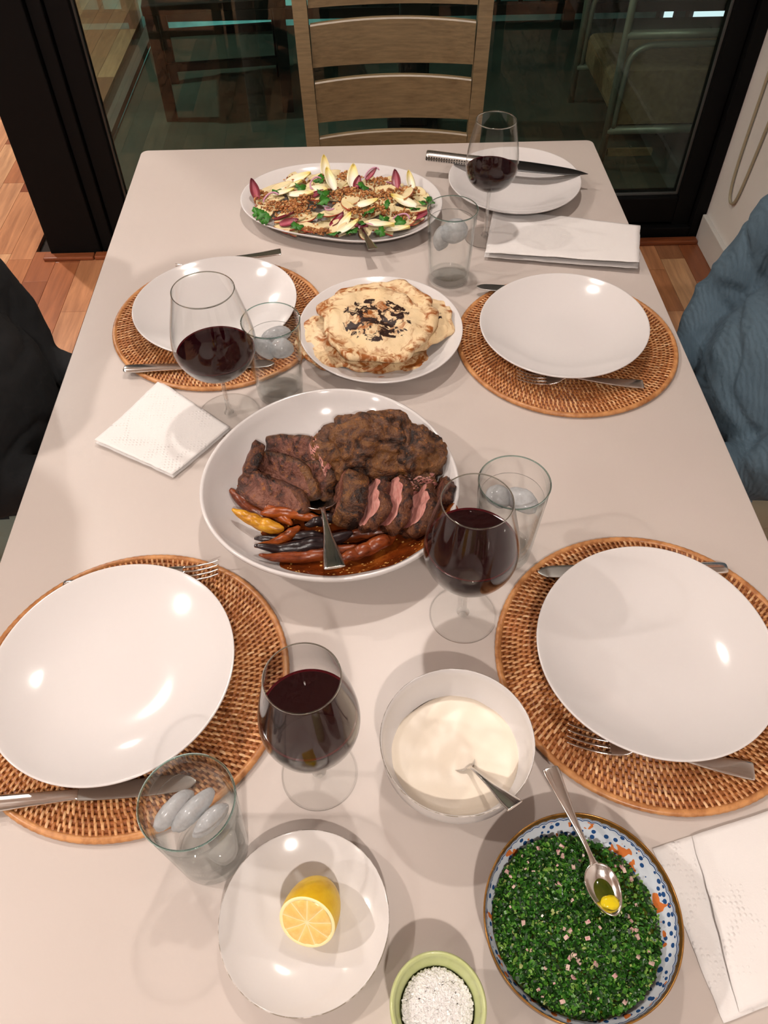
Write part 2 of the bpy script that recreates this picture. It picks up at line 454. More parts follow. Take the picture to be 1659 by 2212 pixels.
for n, lo, hi in (('glazing_bead', (GL, DOORY - 0.001, GB), (GL + 0.005, DOORY + 0.010, 2.42)), ('glazing_bead', (GR - 0.005, DOORY - 0.001, GB), (GR, DOORY + 0.010, 2.42)),
                  ('glazing_bead', (GL + 0.005, DOORY - 0.001, GB), (GR - 0.005, DOORY + 0.010, GB + 0.005))):
    box(n, lo, hi, M['alu'], dr)
th = box('trim_1', (POSTX - 0.02, DOORY - 0.085, 0.0), (-0.98, DOORY - 0.052, 0.014), M['wood_strip'], None, 0.004); tag(th, 'reddish wood threshold strip at the black post', kind='structure')
th = box('trim_2', (-0.976, DOORY - 0.085, 0.0), (WALLX - 0.018, DOORY - 0.052, 0.016), M['wood_strip'], None, 0.004); tag(th, 'reddish wood threshold strip under the glass door', kind='structure')
# return window wall between deck and side passage
wn = thing('window_1', 'glass side wall between deck and passage', None); wn['kind'] = 'structure'
box('window_sill', (POSTX, DOORY + 0.125, 0.0), (POSTX + 0.05, 5.9, 0.028), M['alu'], wn)
box('glass_pane', (POSTX + 0.018, DOORY + 0.125, 0.028), (POSTX + 0.024, 5.9, 2.5), M['pane'], wn)

# outside
dk = box('ground_deck', (POSTX + 0.055, DOORY + 0.125, -0.12), (3.4, 4.74, 0.0), M['deck']); tag(dk, 'dark slate deck outside the glass door', kind='structure')
yd = box('ground_yard', (-5, 4.8, -1.35), (7, 6.4, -1.25), M['deck']); tag(yd, 'dark yard below the deck', kind='structure')
yw = box('wall_yard', (-5, 6.4, -1.25), (7, 6.6, 2.2), M['tealwall']); tag(yw, 'dim teal garden wall beyond the railing', kind='structure')
rl = thing('deck_railing', 'black metal deck railing with thin upright bars', 'railing', (0, 4.62, 0))
box('rail', (POSTX + 0.06, -0.025, 0.075), (3.3, 0.025, 0.125), M['darkmetal'], rl, 0.003)
box('rail', (POSTX + 0.06, -0.03, 0.95), (3.3, 0.03, 1.0), M['darkmetal'], rl, 0.003)
bmesh_bal = None
for i in range(38):
    x = POSTX + 0.12 + i * 0.116
    if bmesh_bal is None:
        b = box('baluster', (-0.011, -0.011, 0.125), (0.011, 0.011, 0.95), M['darkmetal'], rl); bmesh_bal = b
    else:
        b = bmesh_bal.copy(); C.objects.link(b)
    b.location = (x, 0, 0)
for x in (POSTX + 0.08, 1.1, 3.28): box('post', (x - 0.03, -0.03, 0.0), (x + 0.03, 0.03, 1.0), M['darkmetal'], rl, 0.003)
# black parasol post standing on deck
pp = thing('parasol_post', 'black upright post on the deck behind the ladder-back chair', 'post', (0.215, 3.5, 0))
box('post', (-0.06, -0.06, 0.03), (0.06, 0.06, 2.3), M['darkmetal'], pp, 0.006)
box('base', (-0.11, -0.11, 0.0), (0.11, 0.11, 0.03), M['darkmetal'], pp, 0.006)
# dark outdoor stool (left of the pane)
oc = thing('patio_chair', 'dark slim-legged patio chair on the deck near the passage', 'chair', (-0.62, 3.86, 0), 0.12)
for sx in (-0.26, 0.26):
    for sy in (-0.2, 0.2): box('leg', (sx - 0.025, sy - 0.02, 0), (sx + 0.025, sy + 0.02, 0.42), M['darkmetal'], oc, 0.003)
box('seat', (-0.29, -0.23, 0.42), (0.29, 0.23, 0.46), M['darkmetal'], oc, 0.006)
box('backrest_rail', (-0.29, 0.2, 0.88), (0.29, 0.23, 0.93), M['darkmetal'], oc, 0.004)
for i in range(5): box('slat', (-0.25 + i * 0.115, 0.205, 0.46), (-0.21 + i * 0.115, 0.225, 0.88), M['darkmetal'], oc, 0.003)
for sy in (-0.2, 0.2): box('stretcher', (-0.25, sy - 0.012, 0.2), (0.25, sy + 0.012, 0.23), M['darkmetal'], oc)
# patio lounge chair with tube frame
lc = thing('lounge_chair', 'grey tube-framed lounge chair with taupe cushion on the deck', 'chair', (0.955, 3.1, 0))
for y0 in (0.0, 0.62):
    V, F = tube([(0, y0, 0.0), (0.0, y0, 0.95)], 0.014); obj('frame_post', V, F, M['tube'], lc)
    V, F = tube([(0.62, y0, 0.0), (0.62, y0, 0.6)], 0.014); obj('frame_post', V, F, M['tube'], lc)
    V, F = tube(smoothpath([(0.022, y0, 0.16), (0.026, y0, 0.36), (0.04, y0, 0.42), (0.085, y0, 0.45), (0.18, y0, 0.455), (0.60, y0, 0.455)], 6), 0.012); obj('arm_tube', V, F, M['tube'], lc)
    V, F = tube([(0.0, y0, 0.49), (0.62, y0, 0.49)], 0.016); obj('arm_rail', V, F, M['tube'], lc)
    V, F = tube([(0.0, y0, 0.15), (0.62, y0, 0.15)], 0.016); obj('seat_rail', V, F, M['tube'], lc)
box('side_panel', (0.03, 0.004, 0.17), (0.61, 0.012, 0.365), M['taupe'], lc)
box('seat_cushion', (0.02, 0.03, 0.17), (0.61, 0.60, 0.30), M['taupe'], lc, 0.03, 3)
box('foot_board', (0.02, -0.01, 0.05), (0.2, 0.01, 0.075), M['taupe'], lc)
# lit neighbouring window boxes far behind the railing
for (x, y, z, wx, hz, lab) in ((2.234, 6.29, -0.53, 0.06, 0.13, 'small lit window low in the garden wall'), (2.54, 6.29, -0.525, 0.24, 0.08, 'wide bluish lit window low in the garden wall')):
    t = thing('garden_window', lab, 'window', (x, y, z))
    box('frame', (-wx / 2 - 0.03, 0.02, -hz / 2 - 0.03), (wx / 2 + 0.03, 0.1, hz / 2 + 0.03), M['darkmetal'], t)
    box('pane', (-wx / 2, 0.0, -hz / 2), (wx / 2, 0.02, hz / 2), M['litwindow'], t)
# recessed ceiling lights
for (x, y, p, where) in DOWNLIGHTS:
    t = thing('downlight', 'round recessed ceiling downlight ' + where, 'light', (x, y, CEIL))
    V, F = lathe([(0.052, 0.0), (0.075, 0.0), (0.077, -0.004), (0.072, -0.009), (0.054, -0.009), (0.052, 0.0)], 40); obj('trim_ring', V, F, M['trim'], t)
    V, F = lathe([(0.0001, -0.003), (0.051, -0.003), (0.051, 0.0), (0.0001, 0.0)], 32); obj('lens', V, F, M['lamp'], t)
# cable loop on the wall
V, F = tube(smoothpath([(1.199, 2.448, 1.15), (1.199, 2.446, 0.60), (1.199, 2.442, 0.34), (1.199, 2.425, 0.245), (1.199, 2.395, 0.225), (1.199, 2.368, 0.26), (1.199, 2.35, 0.40), (1.199, 2.335, 0.60), (1.199, 2.30, 1.15)], 8), 0.0045, 8)
tag(obj('cord', V, F, simple('clear plastic cord', S(176, 166, 140), 0.35)), 'thin pale blind cord looping down the white wall', 'cord')

# ================================================================== TABLE AND CHAIRS
tb = thing('dining_table', 'long pale greige dining table with square edges', 'table', (0, 0.86, 0))
def round_rect(hx, hy, r, z, n=6):
    return [(sx_ * (hx - r) + r * math.cos(a), sy_ * (hy - r) + r * math.sin(a), z) for (sx_, sy_, a0) in ((1, 1, 0), (-1, 1, PI / 2), (-1, -1, PI), (1, -1, 1.5 * PI)) for a in [a0 + PI / 2 * k / n for k in range(n + 1)]]
V, F = loft([round_rect(0.502, 0.886, 0.015, TZ - 0.035), round_rect(0.502, 0.886, 0.015, TZ - 0.0012), round_rect(0.5008, 0.8848, 0.0145, TZ)])
obj('tabletop', V, F, M['table'], tb, False)
for sx in (-1, 1):
    for sy in (-1, 1): box('leg', (sx * 0.455 - 0.035, sy * 0.84 - 0.035, 0), (sx * 0.455 + 0.035, sy * 0.84 + 0.035, TZ - 0.035), M['table'], tb, 0.004)
    box('apron', (sx * 0.30 - 0.01, -0.80, TZ - 0.085), (sx * 0.30 + 0.01, 0.80, TZ - 0.035), M['table'], tb)
def make_chair(label):
    t = thing('dining_chair', label, 'chair', group='ladder-back dining chairs')
    for s in (-1, 1):
        pts = [(s * 0.196, 0.165, 0.0), (s * 0.198, 0.20, 0.42), (s * 0.203, 0.212, 0.62), (s * 0.210, 0.232, 0.86), (s * 0.216, 0.255, 1.06)]
        rings = []
        for (x, y, z) in smoothpath(pts, 5):
            rings.append([(x - 0.0165, y - 0.014, z), (x + 0.0165, y - 0.014, z), (x + 0.0165, y + 0.014, z), (x - 0.0165, y + 0.014, z)])
        V, F = loft(rings); obj('back_post', V, F, M['chair'], t, False)
        box('leg', (s * 0.19 - 0.02, -0.205, 0), (s * 0.19 + 0.02, -0.165, 0.42), M['chair'], t, 0.003)
        box('stretcher', (s * 0.19 - 0.009, -0.16, 0.18), (s * 0.19 + 0.009, 0.16, 0.21), M['chair'], t)
        box('seat_rail', (s * 0.19 - 0.011, -0.16, 0.36), (s * 0.19 + 0.011, 0.175, 0.42), M['chair'], t)
    box('seat', (-0.215, -0.22, 0.42), (0.215, 0.182, 0.45), M['chair'], t, 0.008, 3)
    for (z0, z1) in ((0.563, 0.655), (0.688, 0.782), (0.812, 0.903), (0.934, 1.035)):
        rings = []
        for i in range(17):
            u = -1 + 2 * i / 16; zc = (z0 + z1) / 2
            yb = 0.208 + (zc - 0.6) * 0.085
            y = yb + 0.020 * (1 - u * u); x = u * (0.186 + (zc - 0.6) * 0.02)
            crown = 0.006 * (1 - u * u)
            rings.append([(x, y - 0.008, z0), (x, y - 0.008, z1 + crown - 0.003), (x, y - 0.005, z1 + crown), (x, y + 0.006, z1 + crown), (x, y + 0.008, z1 + crown - 0.003), (x, y + 0.008, z0)])
        V, F = loft(rings); obj('slat', V, F, M['chair'], t, False)
    return t
ch = make_chair('brown ladder-back dining chair at the far end of the table')
ch.location = (0.067, 1.79, 0)
c2 = copy_tree(ch); c2['label'] = 'brown ladder-back dining chair under the person in black'; c2.location = (-0.84, 0.97, 0); c2.rotation_euler = (0, 0, PI / 2)
c3 = copy_tree(ch); c3['label'] = 'brown ladder-back dining chair under the person in blue'; c3.location = (0.84, 0.95, 0); c3.rotation_euler = (0, 0, -PI / 2)

# ================================================================== PLATES, MATS
def plate_prof(h, foot=0.53, flat=0.30, t=0.0028):
    top = [(0.0, 0.006), (flat, 0.0061), (0.5, 0.0075), (0.68, 0.006 + 0.29 * (h - .006)), (0.82, 0.006 + 0.57 * (h - .006)), (0.93, 0.006 + 0.82 * (h - .006)), (0.982, h - 0.0006), (0.994, h)]
    rim = [(1.0, h - 0.0004), (1.001, h - 0.0016), (0.995, h - 0.0028)]
    bot = [(0.93, top[5][1] - 0.0034), (0.82, top[4][1] - 0.0036), (0.68, top[3][1] - 0.004), (foot + 0.03, 0.002), (foot + 0.01, 0.0), (foot - 0.03, 0.0), (foot - 0.05, 0.0022), (0.0, 0.0022)]
    return top, rim, bot
def plate(name, label, four, loc, h, cat='plate', group=None, mats=None, rim_part=False, seg=128, prof=None):
    top, rim, bot = prof or plate_prof(h)
    V, F = shaped(four, top + rim + bot, seg)
    o = obj(name, V, F, M['porcelain']); o.location = loc
    tag(o, label, cat, group)
    if rim_part:
        rr = [(0.9935, h + 0.0002), (1.0, h - 0.0001), (1.0022, h - 0.0014), (0.9985, h - 0.0028), (0.9935, h + 0.0002)]
        V, F = shaped(four, rr, seg); obj('rim_line', V, F, M['porcelain_edge'], o)
    return o
MATZ = TZ + 0.007
PLATES = [
    ('round white coupe plate on the placemat beside the ice water, cut by the frame', (-0.311, 0.4365), [0.1363, 0, 0, -0.0013, 0.0009, -0.0004, -0.0005]),
    ('round white coupe plate on the placemat behind the green herb sauce', (0.298, 0.4394), [0.1351, 0, 0, -0.0018, 0.0013, -0.0012, -0.0009]),
    ('round white coupe plate on the placemat in front of the person in blue', (0.302, 1.0315), [0.136, 0, 0, 0.0001, 0.0033, -0.0004, 0.0002]),
    ('round white coupe plate on the placemat left of the flatbread', (-0.2656, 1.1096), [0.1359, 0, 0, -0.0007, 0.0021, -0.0016, 0.0007])]
for lab, (x, y), f in PLATES: plate('dinner_plate', lab, f, (x, y, MATZ + 0.0005), 0.037, group='coupe plates on placemats')
SALADF = [0.1723, 0.0, 0.0, 0.0248, -0.0108, -0.0036, 0.0018]; SALADC = (-0.0548, 1.4578)
sp_top, sp_rim, sp_bot = plate_prof(0.032, 0.6, 0.55)
sp_top[2] = (0.66, 0.0062); sp_top[3] = (0.76, 0.0105); sp_top[4] = (0.86, 0.0185); sp_top[5] = (0.94, 0.0265)
sp_bot[0] = (0.94, 0.0230); sp_bot[1] = (0.86, 0.0150); sp_bot[2] = (0.76, 0.0070); sp_bot[3] = (0.64, 0.002)
plate('serving_plate', 'oval white platter heaped with apple and endive salad', SALADF, (*SALADC, TZ), 0.032, 'platter', prof=(sp_top, sp_rim, sp_bot))
plate('dinner_plate', 'white plate under the carving knife by the table corner', [0.1341, 0, 0, -0.0006, 0.0008, -0.0005, 0.0009], (0.293, 1.5226, TZ), 0.032)
plate('dinner_plate', 'white plate holding the stack of flatbread', [0.1367, 0, 0, -0.0033, -0.0007, 0.0001, 0.0002], (0.006, 1.0484, TZ), 0.034)
PLF = [0.1685, 0, -0.0001, -0.0001, -0.001, -0.0014, -0.003]; PLC = (-0.0698, 0.6960)
pl_top = [(0.0, 0.007), (0.45, 0.0072), (0.60, 0.0085), (0.70, 0.013), (0.80, 0.0235), (0.88, 0.037), (0.94, 0.050), (0.972, 0.0595), (0.986, 0.0615)]
pl_rim = [(1.0, 0.0605), (1.002, 0.0575), (0.996, 0.054)]
pl_bot = [(0.94, 0.043), (0.88, 0.031), (0.80, 0.0175), (0.70, 0.007), (0.62, 0.001), (0.60, 0.0), (0.55, 0.0), (0.53, 0.002), (0.0, 0.002)]
plate('meat_platter', 'deep white serving platter holding the roast and carrots', PLF, (*PLC, TZ), 0.062, 'platter', prof=(pl_top, pl_rim, pl_bot))
plate('side_plate', 'small white plate with worn grey edge under the lemon half', [0.0790], (-0.092, 0.178, TZ), 0.024, rim_part=True)
# yogurt bowl
def bowl_prof(h, depth_flat=0.32):
    top = [(0.0, 0.007), (0.2, 0.0072), (0.36, 0.010)]
    for k in range(1, 9):
        a = k / 8; top.append((0.36 + 0.625 * math.sin(a * PI / 2) ** 0.85, 0.010 + (h - 0.010) * (1 - math.cos(a * PI / 2)) ** 0.92))
    top[-1] = (0.985, h - 0.0003)
    rim = [(0.994, h), (1.002, h - 0.001), (1.0, h - 0.004)]
    bot = [(r + 0.035, max(z - 0.004, 0.003)) for r, z in reversed(top[3:-1])]
    bot = [(min(r, 0.985), z) for r, z in bot] + [(0.42, 0.003), (0.41, 0.0), (0.36, 0.0), (0.34, 0.003), (0.0, 0.003)]
    return top, rim, bot
plate('yogurt_bowl', 'white bowl of yogurt sauce with a spoon in it', [0.0777], (0.061, 0.326, TZ), 0.070, 'bowl', prof=bowl_prof(0.070), rim_part=True)

# rattan placemats: wound coils, radial wraps, bound rim
MR = 0.180
def make_mat():
    V, F = [], []
    def add(v, f):
        b = len(V); V.extend(v); F.extend(tuple(i + b for i in q) for q in f)
    rw = random.Random(3); pitch = 0.0066
    rows = int((MR - 0.012) / pitch); coil_v, coil_f = [], []
    for k in range(rows):
        r = MR - 0.010 - k * pitch
        if r < 0.05: break        # the middle lies under a plate: coils only
        n = int(2 * PI * r / 0.0066); 
        for i in range(n):
            a = 2 * PI * (i + (0.5 if k % 2 else 0.0) + rw.uniform(-.08, .08)) / n
            L = pitch * 0.92; wd = 0.0015 * rw.uniform(0.85, 1.15); sk = 0.0014; hh = 0.0066 + rw.uniform(-.0003, .0004)
            ca, sa = math.cos(a), math.sin(a); pv = []
            for j, (t, z) in enumerate(((-1, 0.0030), (-0.62, hh - 0.0009), (0, hh), (0.62, hh - 0.0009), (1, 0.0030))):
                rr = r + t * L
                for (tw, dz) in ((-wd, -0.0008), (-wd * 0.45, 0.0), (wd * 0.45, 0.0), (wd, -0.0008)):
                    tt = tw + t * sk
                    pv.append((ca * rr - sa * tt, sa * rr + ca * tt, z + dz))
            add(pv, [(j * 4 + q, j * 4 + q + 1, (j + 1) * 4 + q + 1, (j + 1) * 4 + q) for j in range(4) for q in range(3)])
    t = thing('placemat', 'mat', 'placemat', group='round woven rattan placemats')
    o = obj('woven_wrap', V, F, M['rattan'], t); tag(o, kind='stuff')
    # coils
    prof = [(0.0005, 0.0)]
    prof = [(0.0, 0.0), (MR - 0.006, 0.0)]
    k = 0
    rr = MR - 0.0067
    pr2 = []
    while rr > 0.008:
        for da in (0, 1, 2, 3, 4):
            a = PI * da / 4
            pr2.append((rr + math.cos(a) * pitch / 2, 0.0022 + math.sin(a) * 0.0030))
        rr -= pitch
    prof += pr2 + [(0.0, 0.004)]
    V2, F2 = lathe(prof, 96); obj('coil_base', V2, F2, M['rattan_core'], t)
    # bound rim: a wound cord
    rv, rf = [], []; seg = 260
    rings = []
    for i in range(seg):
        a = 2 * PI * i / seg; rad = 0.0038 * (0.90 + 0.10 * (1 if i % 2 else 0))
        rings.append([((MR - 0.0035 + rad * 1.15 * math.cos(b)) * math.cos(a), (MR - 0.0035 + rad * 1.15 * math.cos(b)) * math.sin(a), 0.0037 + rad * math.sin(b)) for b in [2 * PI * j / 10 for j in range(10)]])
    rings.append(rings[0]); V3, F3 = loft(rings, False); obj('rim', V3, F3, M['rattan_rim'], t)
    return t
M['rattan_rim'] = simple('light rattan rim binding', S(205, 146, 92), 0.35, var=(70, S(150, 90, 46), 0.4, 0.7))
mat0 = make_mat()
MATS = [('round rattan placemat cut off by the frame beside the ice water', (-0.299, 0.437), 0.3), ('round rattan placemat behind the green herb sauce', (0.302, 0.442), 1.4),
        ('round rattan placemat in front of the person in blue', (0.311, 1.032), 2.3), ('round rattan placemat beside the flatbread, under a wine glass', (-0.265, 1.116), 4.0)]
for i, (lab, (x, y), rz) in enumerate(MATS):
    t = mat0 if i == 0 else copy_tree(mat0)
    t['label'] = lab; t.location = (x, y, TZ + 0.0002); t.rotation_euler = (0, 0, rz)

# ================================================================== CUTLERY
def mk_handle(t, secs): V, F = bar(smooth_secs(secs)); return obj('handle', V, F, M['steel'], t)
def fork(label, p0, p1, roll=0.0, L=0.195, group='dinner forks'):
    t = thing('fork', label, 'fork', group=group); s = L / 0.195
    mk_handle(t, [(0, 0.0085, 0.004, 0.002), (0.004, 0.0105, 0.004, 0.003), (0.04, 0.0085, 0.005, 0.003), (0.085, 0.0045, 0.009, 0.0032), (0.112, 0.0034, 0.0125, 0.0034), (0.122, 0.0055, 0.0115, 0.003), (0.131, 0.0108, 0.0085, 0.0022), (0.142, 0.0125, 0.0055, 0.0018), (0.148, 0.0124, 0.0046, 0.0016)])
    for k in range(4):
        y = -0.0107 + k * 0.00713
        V, F = bar(smooth_secs([(0.1465, 0.0018, 0.0047, 0.0016), (0.165, 0.0015, 0.0042, 0.0016), (0.182, 0.0013, 0.0075, 0.0015), (0.195, 0.0006, 0.0125, 0.0010)], 3), 8)
        o = obj('tine', V, F, M['steel'], t); o.location = (0, y, 0)
    aim(t, p0, p1, roll); t.scale = (s, s, s); return t
def knife(label, p0, p1, roll=0.0, group='dinner knives'):
    t = thing('table_knife', label, 'knife', group=group)
    mk_handle(t, [(0, 0.006, 0.004, 0.004), (0.005, 0.0088, 0.004, 0.006), (0.03, 0.0090, 0.004, 0.0072), (0.08, 0.0074, 0.004, 0.0066), (0.112, 0.0062, 0.004, 0.0055), (0.118, 0.0062, 0.004, 0.003)])
    V, F = bar(smooth_secs([(0.116, 0.0062, 0.004, 0.0022), (0.128, 0.0080, 0.004, 0.0016), (0.17, 0.0098, 0.004, 0.0014), (0.21, 0.0098, 0.004, 0.0012), (0.230, 0.0075, 0.004, 0.0010), (0.239, 0.0012, 0.004, 0.0008)]), 12)
    obj('blade', V, F, M['blade'], t)
    aim(t, p0, p1, roll); return t
def spoon(label, p0, p1, scale=1.0, end_hw=0.0115, square=True, roll=0.0, name='spoon', big=1.0):
    t = thing(name, label, 'spoon')
    e = [(0, end_hw * (0.93 if square else 0.55), 0.004, 0.0022), (0.003, end_hw, 0.004, 0.0032)]
    mk_handle(t, e + [(0.03, end_hw * 0.80, 0.005, 0.003), (0.07, 0.0052, 0.0075, 0.0032), (0.105, 0.0032, 0.012, 0.0036), (0.122, 0.0036, 0.012, 0.0034), (0.130, 0.0062, 0.0105, 0.0024)])
    a, b = 0.031 * big, 0.0205 * big; rings = []; seg = 36
    for fr_, z in ((0.001, -0.0085), (0.35, -0.0078), (0.6, -0.0058), (0.8, -0.0028), (0.93, 0.0), (1.0, 0.0012), (1.01, 0.0004), (0.94, -0.0018), (0.8, -0.0044), (0.6, -0.0073), (0.35, -0.0094), (0.001, -0.0101)):
        rings.append([(0.130 + a * 0.93 + a * fr_ * math.cos(q) , b * fr_ * math.sin(q) * (1 - 0.18 * math.cos(q)), 0.0092 + z * big) for q in [2 * PI * j / seg for j in range(seg)]])
    V, F = loft(rings, False); obj('bowl', V, F, M['steel'], t)
    aim(t, p0, p1, roll); t.scale = (scale,) * 3; return t
ZC = TZ + 0.0078
fork('fork half under the near plate, only its tines showing, casting a striped shadow', (-0.405, 0.566, ZC), (-0.205, 0.582, ZC + 0.004))
knife('table knife with its handle at the frame edge, under the plate by the ice water', (-0.448, 0.296, ZC), (-0.215, 0.314, ZC))
knife('table knife lying behind the plate that stands near the herb sauce', (0.428, 0.563, ZC), (0.18, 0.566, ZC))
fork('fork with full tines showing below the plate near the herb sauce', (0.374, 0.303, ZC), (0.181, 0.350, ZC))
fork('fork on the placemat of the person in blue', (0.408, 0.913, ZC), (0.213, 0.935, ZC))
knife('table knife whose tip peeks out by the folded towel behind the plate', (0.415, 1.140, ZC), (0.180, 1.176, ZC + 0.004))
fork('fork whose handle end sticks out behind the plate left of the flatbread', (-0.166, 1.268, TZ + 0.033), (-0.358, 1.246, TZ + 0.012), L=0.19)
knife('table knife under the balloon glass on the placemat beside the flatbread', (-0.404, 0.984, ZC), (-0.166, 0.988, ZC))
# carving knife
t = thing('carving_knife', 'long carving knife with dimpled steel handle resting on a plate', 'knife')
V, F = bar(smooth_secs([(0, 0.0095, 0, 0.013), (0.003, 0.0118, 0, 0.0175), (0.06, 0.0115, 0, 0.0165), (0.105, 0.0125, 0, 0.0155), (0.122, 0.0135, 0, 0.012), (0.13, 0.0150, 0, 0.005)], 4), 20, 0.95)
obj('handle', V, F, M['dimple'], t)
V, F = bar(smooth_secs([(0.126, 0.0140, 0, 0.0030), (0.135, 0.0150, 0, 0.0024), (0.22, 0.0140, 0, 0.0022), (0.28, 0.0105, 0, 0.0018), (0.31, 0.0065, 0, 0.0014), (0.330, 0.0006, 0, 0.0006)]), 12)
obj('blade', V, F, simple('dark satin carving blade', (0.10, 0.10, 0.10), 0.3, 1.0), t)
aim(t, (0.121, 1.604, TZ + 0.0425), (0.4405, 1.526, TZ + 0.0345), 0.30)
spoon('serving spoon sticking out of the salad platter', (0.000, 1.262, TZ + 0.037), (-0.030, 1.402, TZ + 0.010), 0.80, name='serving_spoon')
spoon('large serving spoon standing in the meat platter', (-0.0625, 0.535, TZ + 0.073), (-0.090, 0.712, TZ + 0.010), 1.0, 0.0128, name='serving_spoon', big=1.2)
spoon('teaspoon dipped in the white yogurt bowl', (0.1075, 0.250, TZ + 0.0835), (0.047, 0.352, TZ - 0.009), 0.62, 0.0145, name='teaspoon')
spoon('long teaspoon lying in the green herb sauce', (0.1505, 0.296, TZ + 0.058), (0.1880, 0.160, TZ + 0.049), 0.73, 0.0115, False, name='teaspoon')

# ================================================================== GLASSWARE
M['glassrim_clear'] = clear_body('clear glass rim', (0.80, 0.82, 0.78), 1.5, 0.8)
def balloon(s, h=0.215, kind='balloon'):
    """outer bowl profile (r, z) from the bottom up"""
    if kind == 'balloon':
        P = [(0.004, 0.078), (0.014, 0.0795), (0.027, 0.086), (0.039, 0.097), (0.0475, 0.112), (0.0512, 0.128), (0.0505, 0.146), (0.0468, 0.168), (0.0415, 0.192), (0.0366, 0.2145)]
    else:
        P = [(0.004, 0.097), (0.013, 0.0985), (0.026, 0.104), (0.037, 0.1135), (0.044, 0.126), (0.0468, 0.140), (0.0462, 0.156), (0.0430, 0.178), (0.0385, 0.200), (0.0345, 0.220)]
    k = h / 0.2145 if kind == 'balloon' else h / 0.22
    return [(r * s, z * k) for r, z in P]
def dense(P, n=5): return [(max(v.x, 0.0), v.y) for v in smoothpath([(r, z, 0) for r, z in P], n)]
def wine_glass(label, wlabel, xy, s, h, fill, base_r, kind='balloon'):
    t = thing('wine_glass', label, 'wine glass', (*xy, TZ + 0.0003), group='stemmed wine glasses')
    P = dense(balloon(s, h, kind)); th_ = 0.0009
    inner = [(max(r - th_, 0.0001), z + (th_ if i < 8 else 0)) for i, (r, z) in enumerate(P)]
    prof = [(0.0001, P[0][1])] + P + [(P[-1][0] - th_ / 2, P[-1][1] + 0.0006)] + inner[::-1] + [(0.0001, inner[0][1])]
    V, F = lathe(prof, 72); obj('glass_bowl', V, F, M['glass'], t)
    rr_ = P[-1][0]; zr = P[-1][1]
    V, F = lathe([(rr_ - 0.0010, zr), (rr_ - 0.0003, zr + 0.0011), (rr_ + 0.0004, zr + 0.0002), (rr_ - 0.0002, zr - 0.0010), (rr_ - 0.0010, zr)], 72); obj('rim', V, F, M['glassrim_clear'], t)
    zb = P[0][1]
    V, F = lathe(dense([(0.0001, zb + 0.0006), (0.0048, zb + 0.0005), (0.0042, zb - 0.006), (0.0034, zb - 0.018), (0.0033, zb * 0.45), (0.0040, 0.014), (0.0070, 0.0065), (0.0072, 0.0052), (0.0001, 0.0050)], 4), 28); obj('stem', V, F, M['solidglass'], t)
    V, F = lathe(dense([(0.0001, 0.0048), (0.010, 0.0045), (base_r * 0.55, 0.0026), (base_r * 0.97, 0.0016), (base_r, 0.0009), (base_r * 0.985, 0.0), (0.0001, 0.0001)], 4), 72); obj('foot', V, F, M['glass'], t)
    # the wine
    lv = [(r - 0.0006, z + 0.0006) for r, z in inner if z < fill] ; rt = np.interp(fill, [z for r, z in inner], [r for r, z in inner]) - 0.0004
    e = 0.0022
    rt2 = np.interp(fill - 0.003, [z for r, z in inner], [r for r, z in inner]) - 0.0005
    prof = [(0.0001, inner[0][1] + 0.0008)] + [(max(r, 0.0001), z) for r, z in lv if z < fill - 0.003] + [(rt2, fill - 0.003), (rt, fill + 0.0006), (rt - 0.0012, fill), (rt - e, fill - 0.0002), (0.0001, fill - 0.0002)]
    V, F = lathe(prof, 72); n = len(prof)
    mi = [1 if (i // 72) in (n - 4, n - 3) else 0 for i in range(len(F))]
    o = obj('red_wine', V, F, [M['wine'], M['wine_edge']], None, True, mi); o.location = (*xy, TZ + 0.0003)
    tag(o, wlabel, 'wine'); return t
wine_glass('balloon wine glass between the near placemat and the yogurt bowl', 'red wine in the glass beside the yogurt bowl', (-0.082, 0.323), 0.93, 0.213, 0.143, 0.0385)
wine_glass('balloon wine glass standing between the meat platter and the placemat', 'red wine in the glass in front of the meat platter', (0.090, 0.515), 1.02, 0.214, 0.142, 0.0392)
wine_glass('large balloon wine glass with its foot on the paper napkin', 'little red wine in the glass on the paper napkin', (-0.229, 0.884), 1.13, 0.221, 0.122, 0.0452)
wine_glass('tall narrow wine glass before the carving knife plate', 'red wine in the narrow glass at the far end', (0.215, 1.357), 1.0, 0.220, 0.136, 0.036, 'tulip')
def ice_piece(label, loc, radii, rot, seed):
    radii = tuple(1.22 * r for r in radii)
    o = lump('ice_cube', radii, M['ice'], None, 3, 0.10, 1.4, seed)
    for v in o.data.vertices: v.co.z -= 6.0 * v.co.x * v.co.x   # crescent
    o.location = loc; o.rotation_euler = rot
    tag(o, label, 'ice', 'ice cubes in the water glasses'); return o
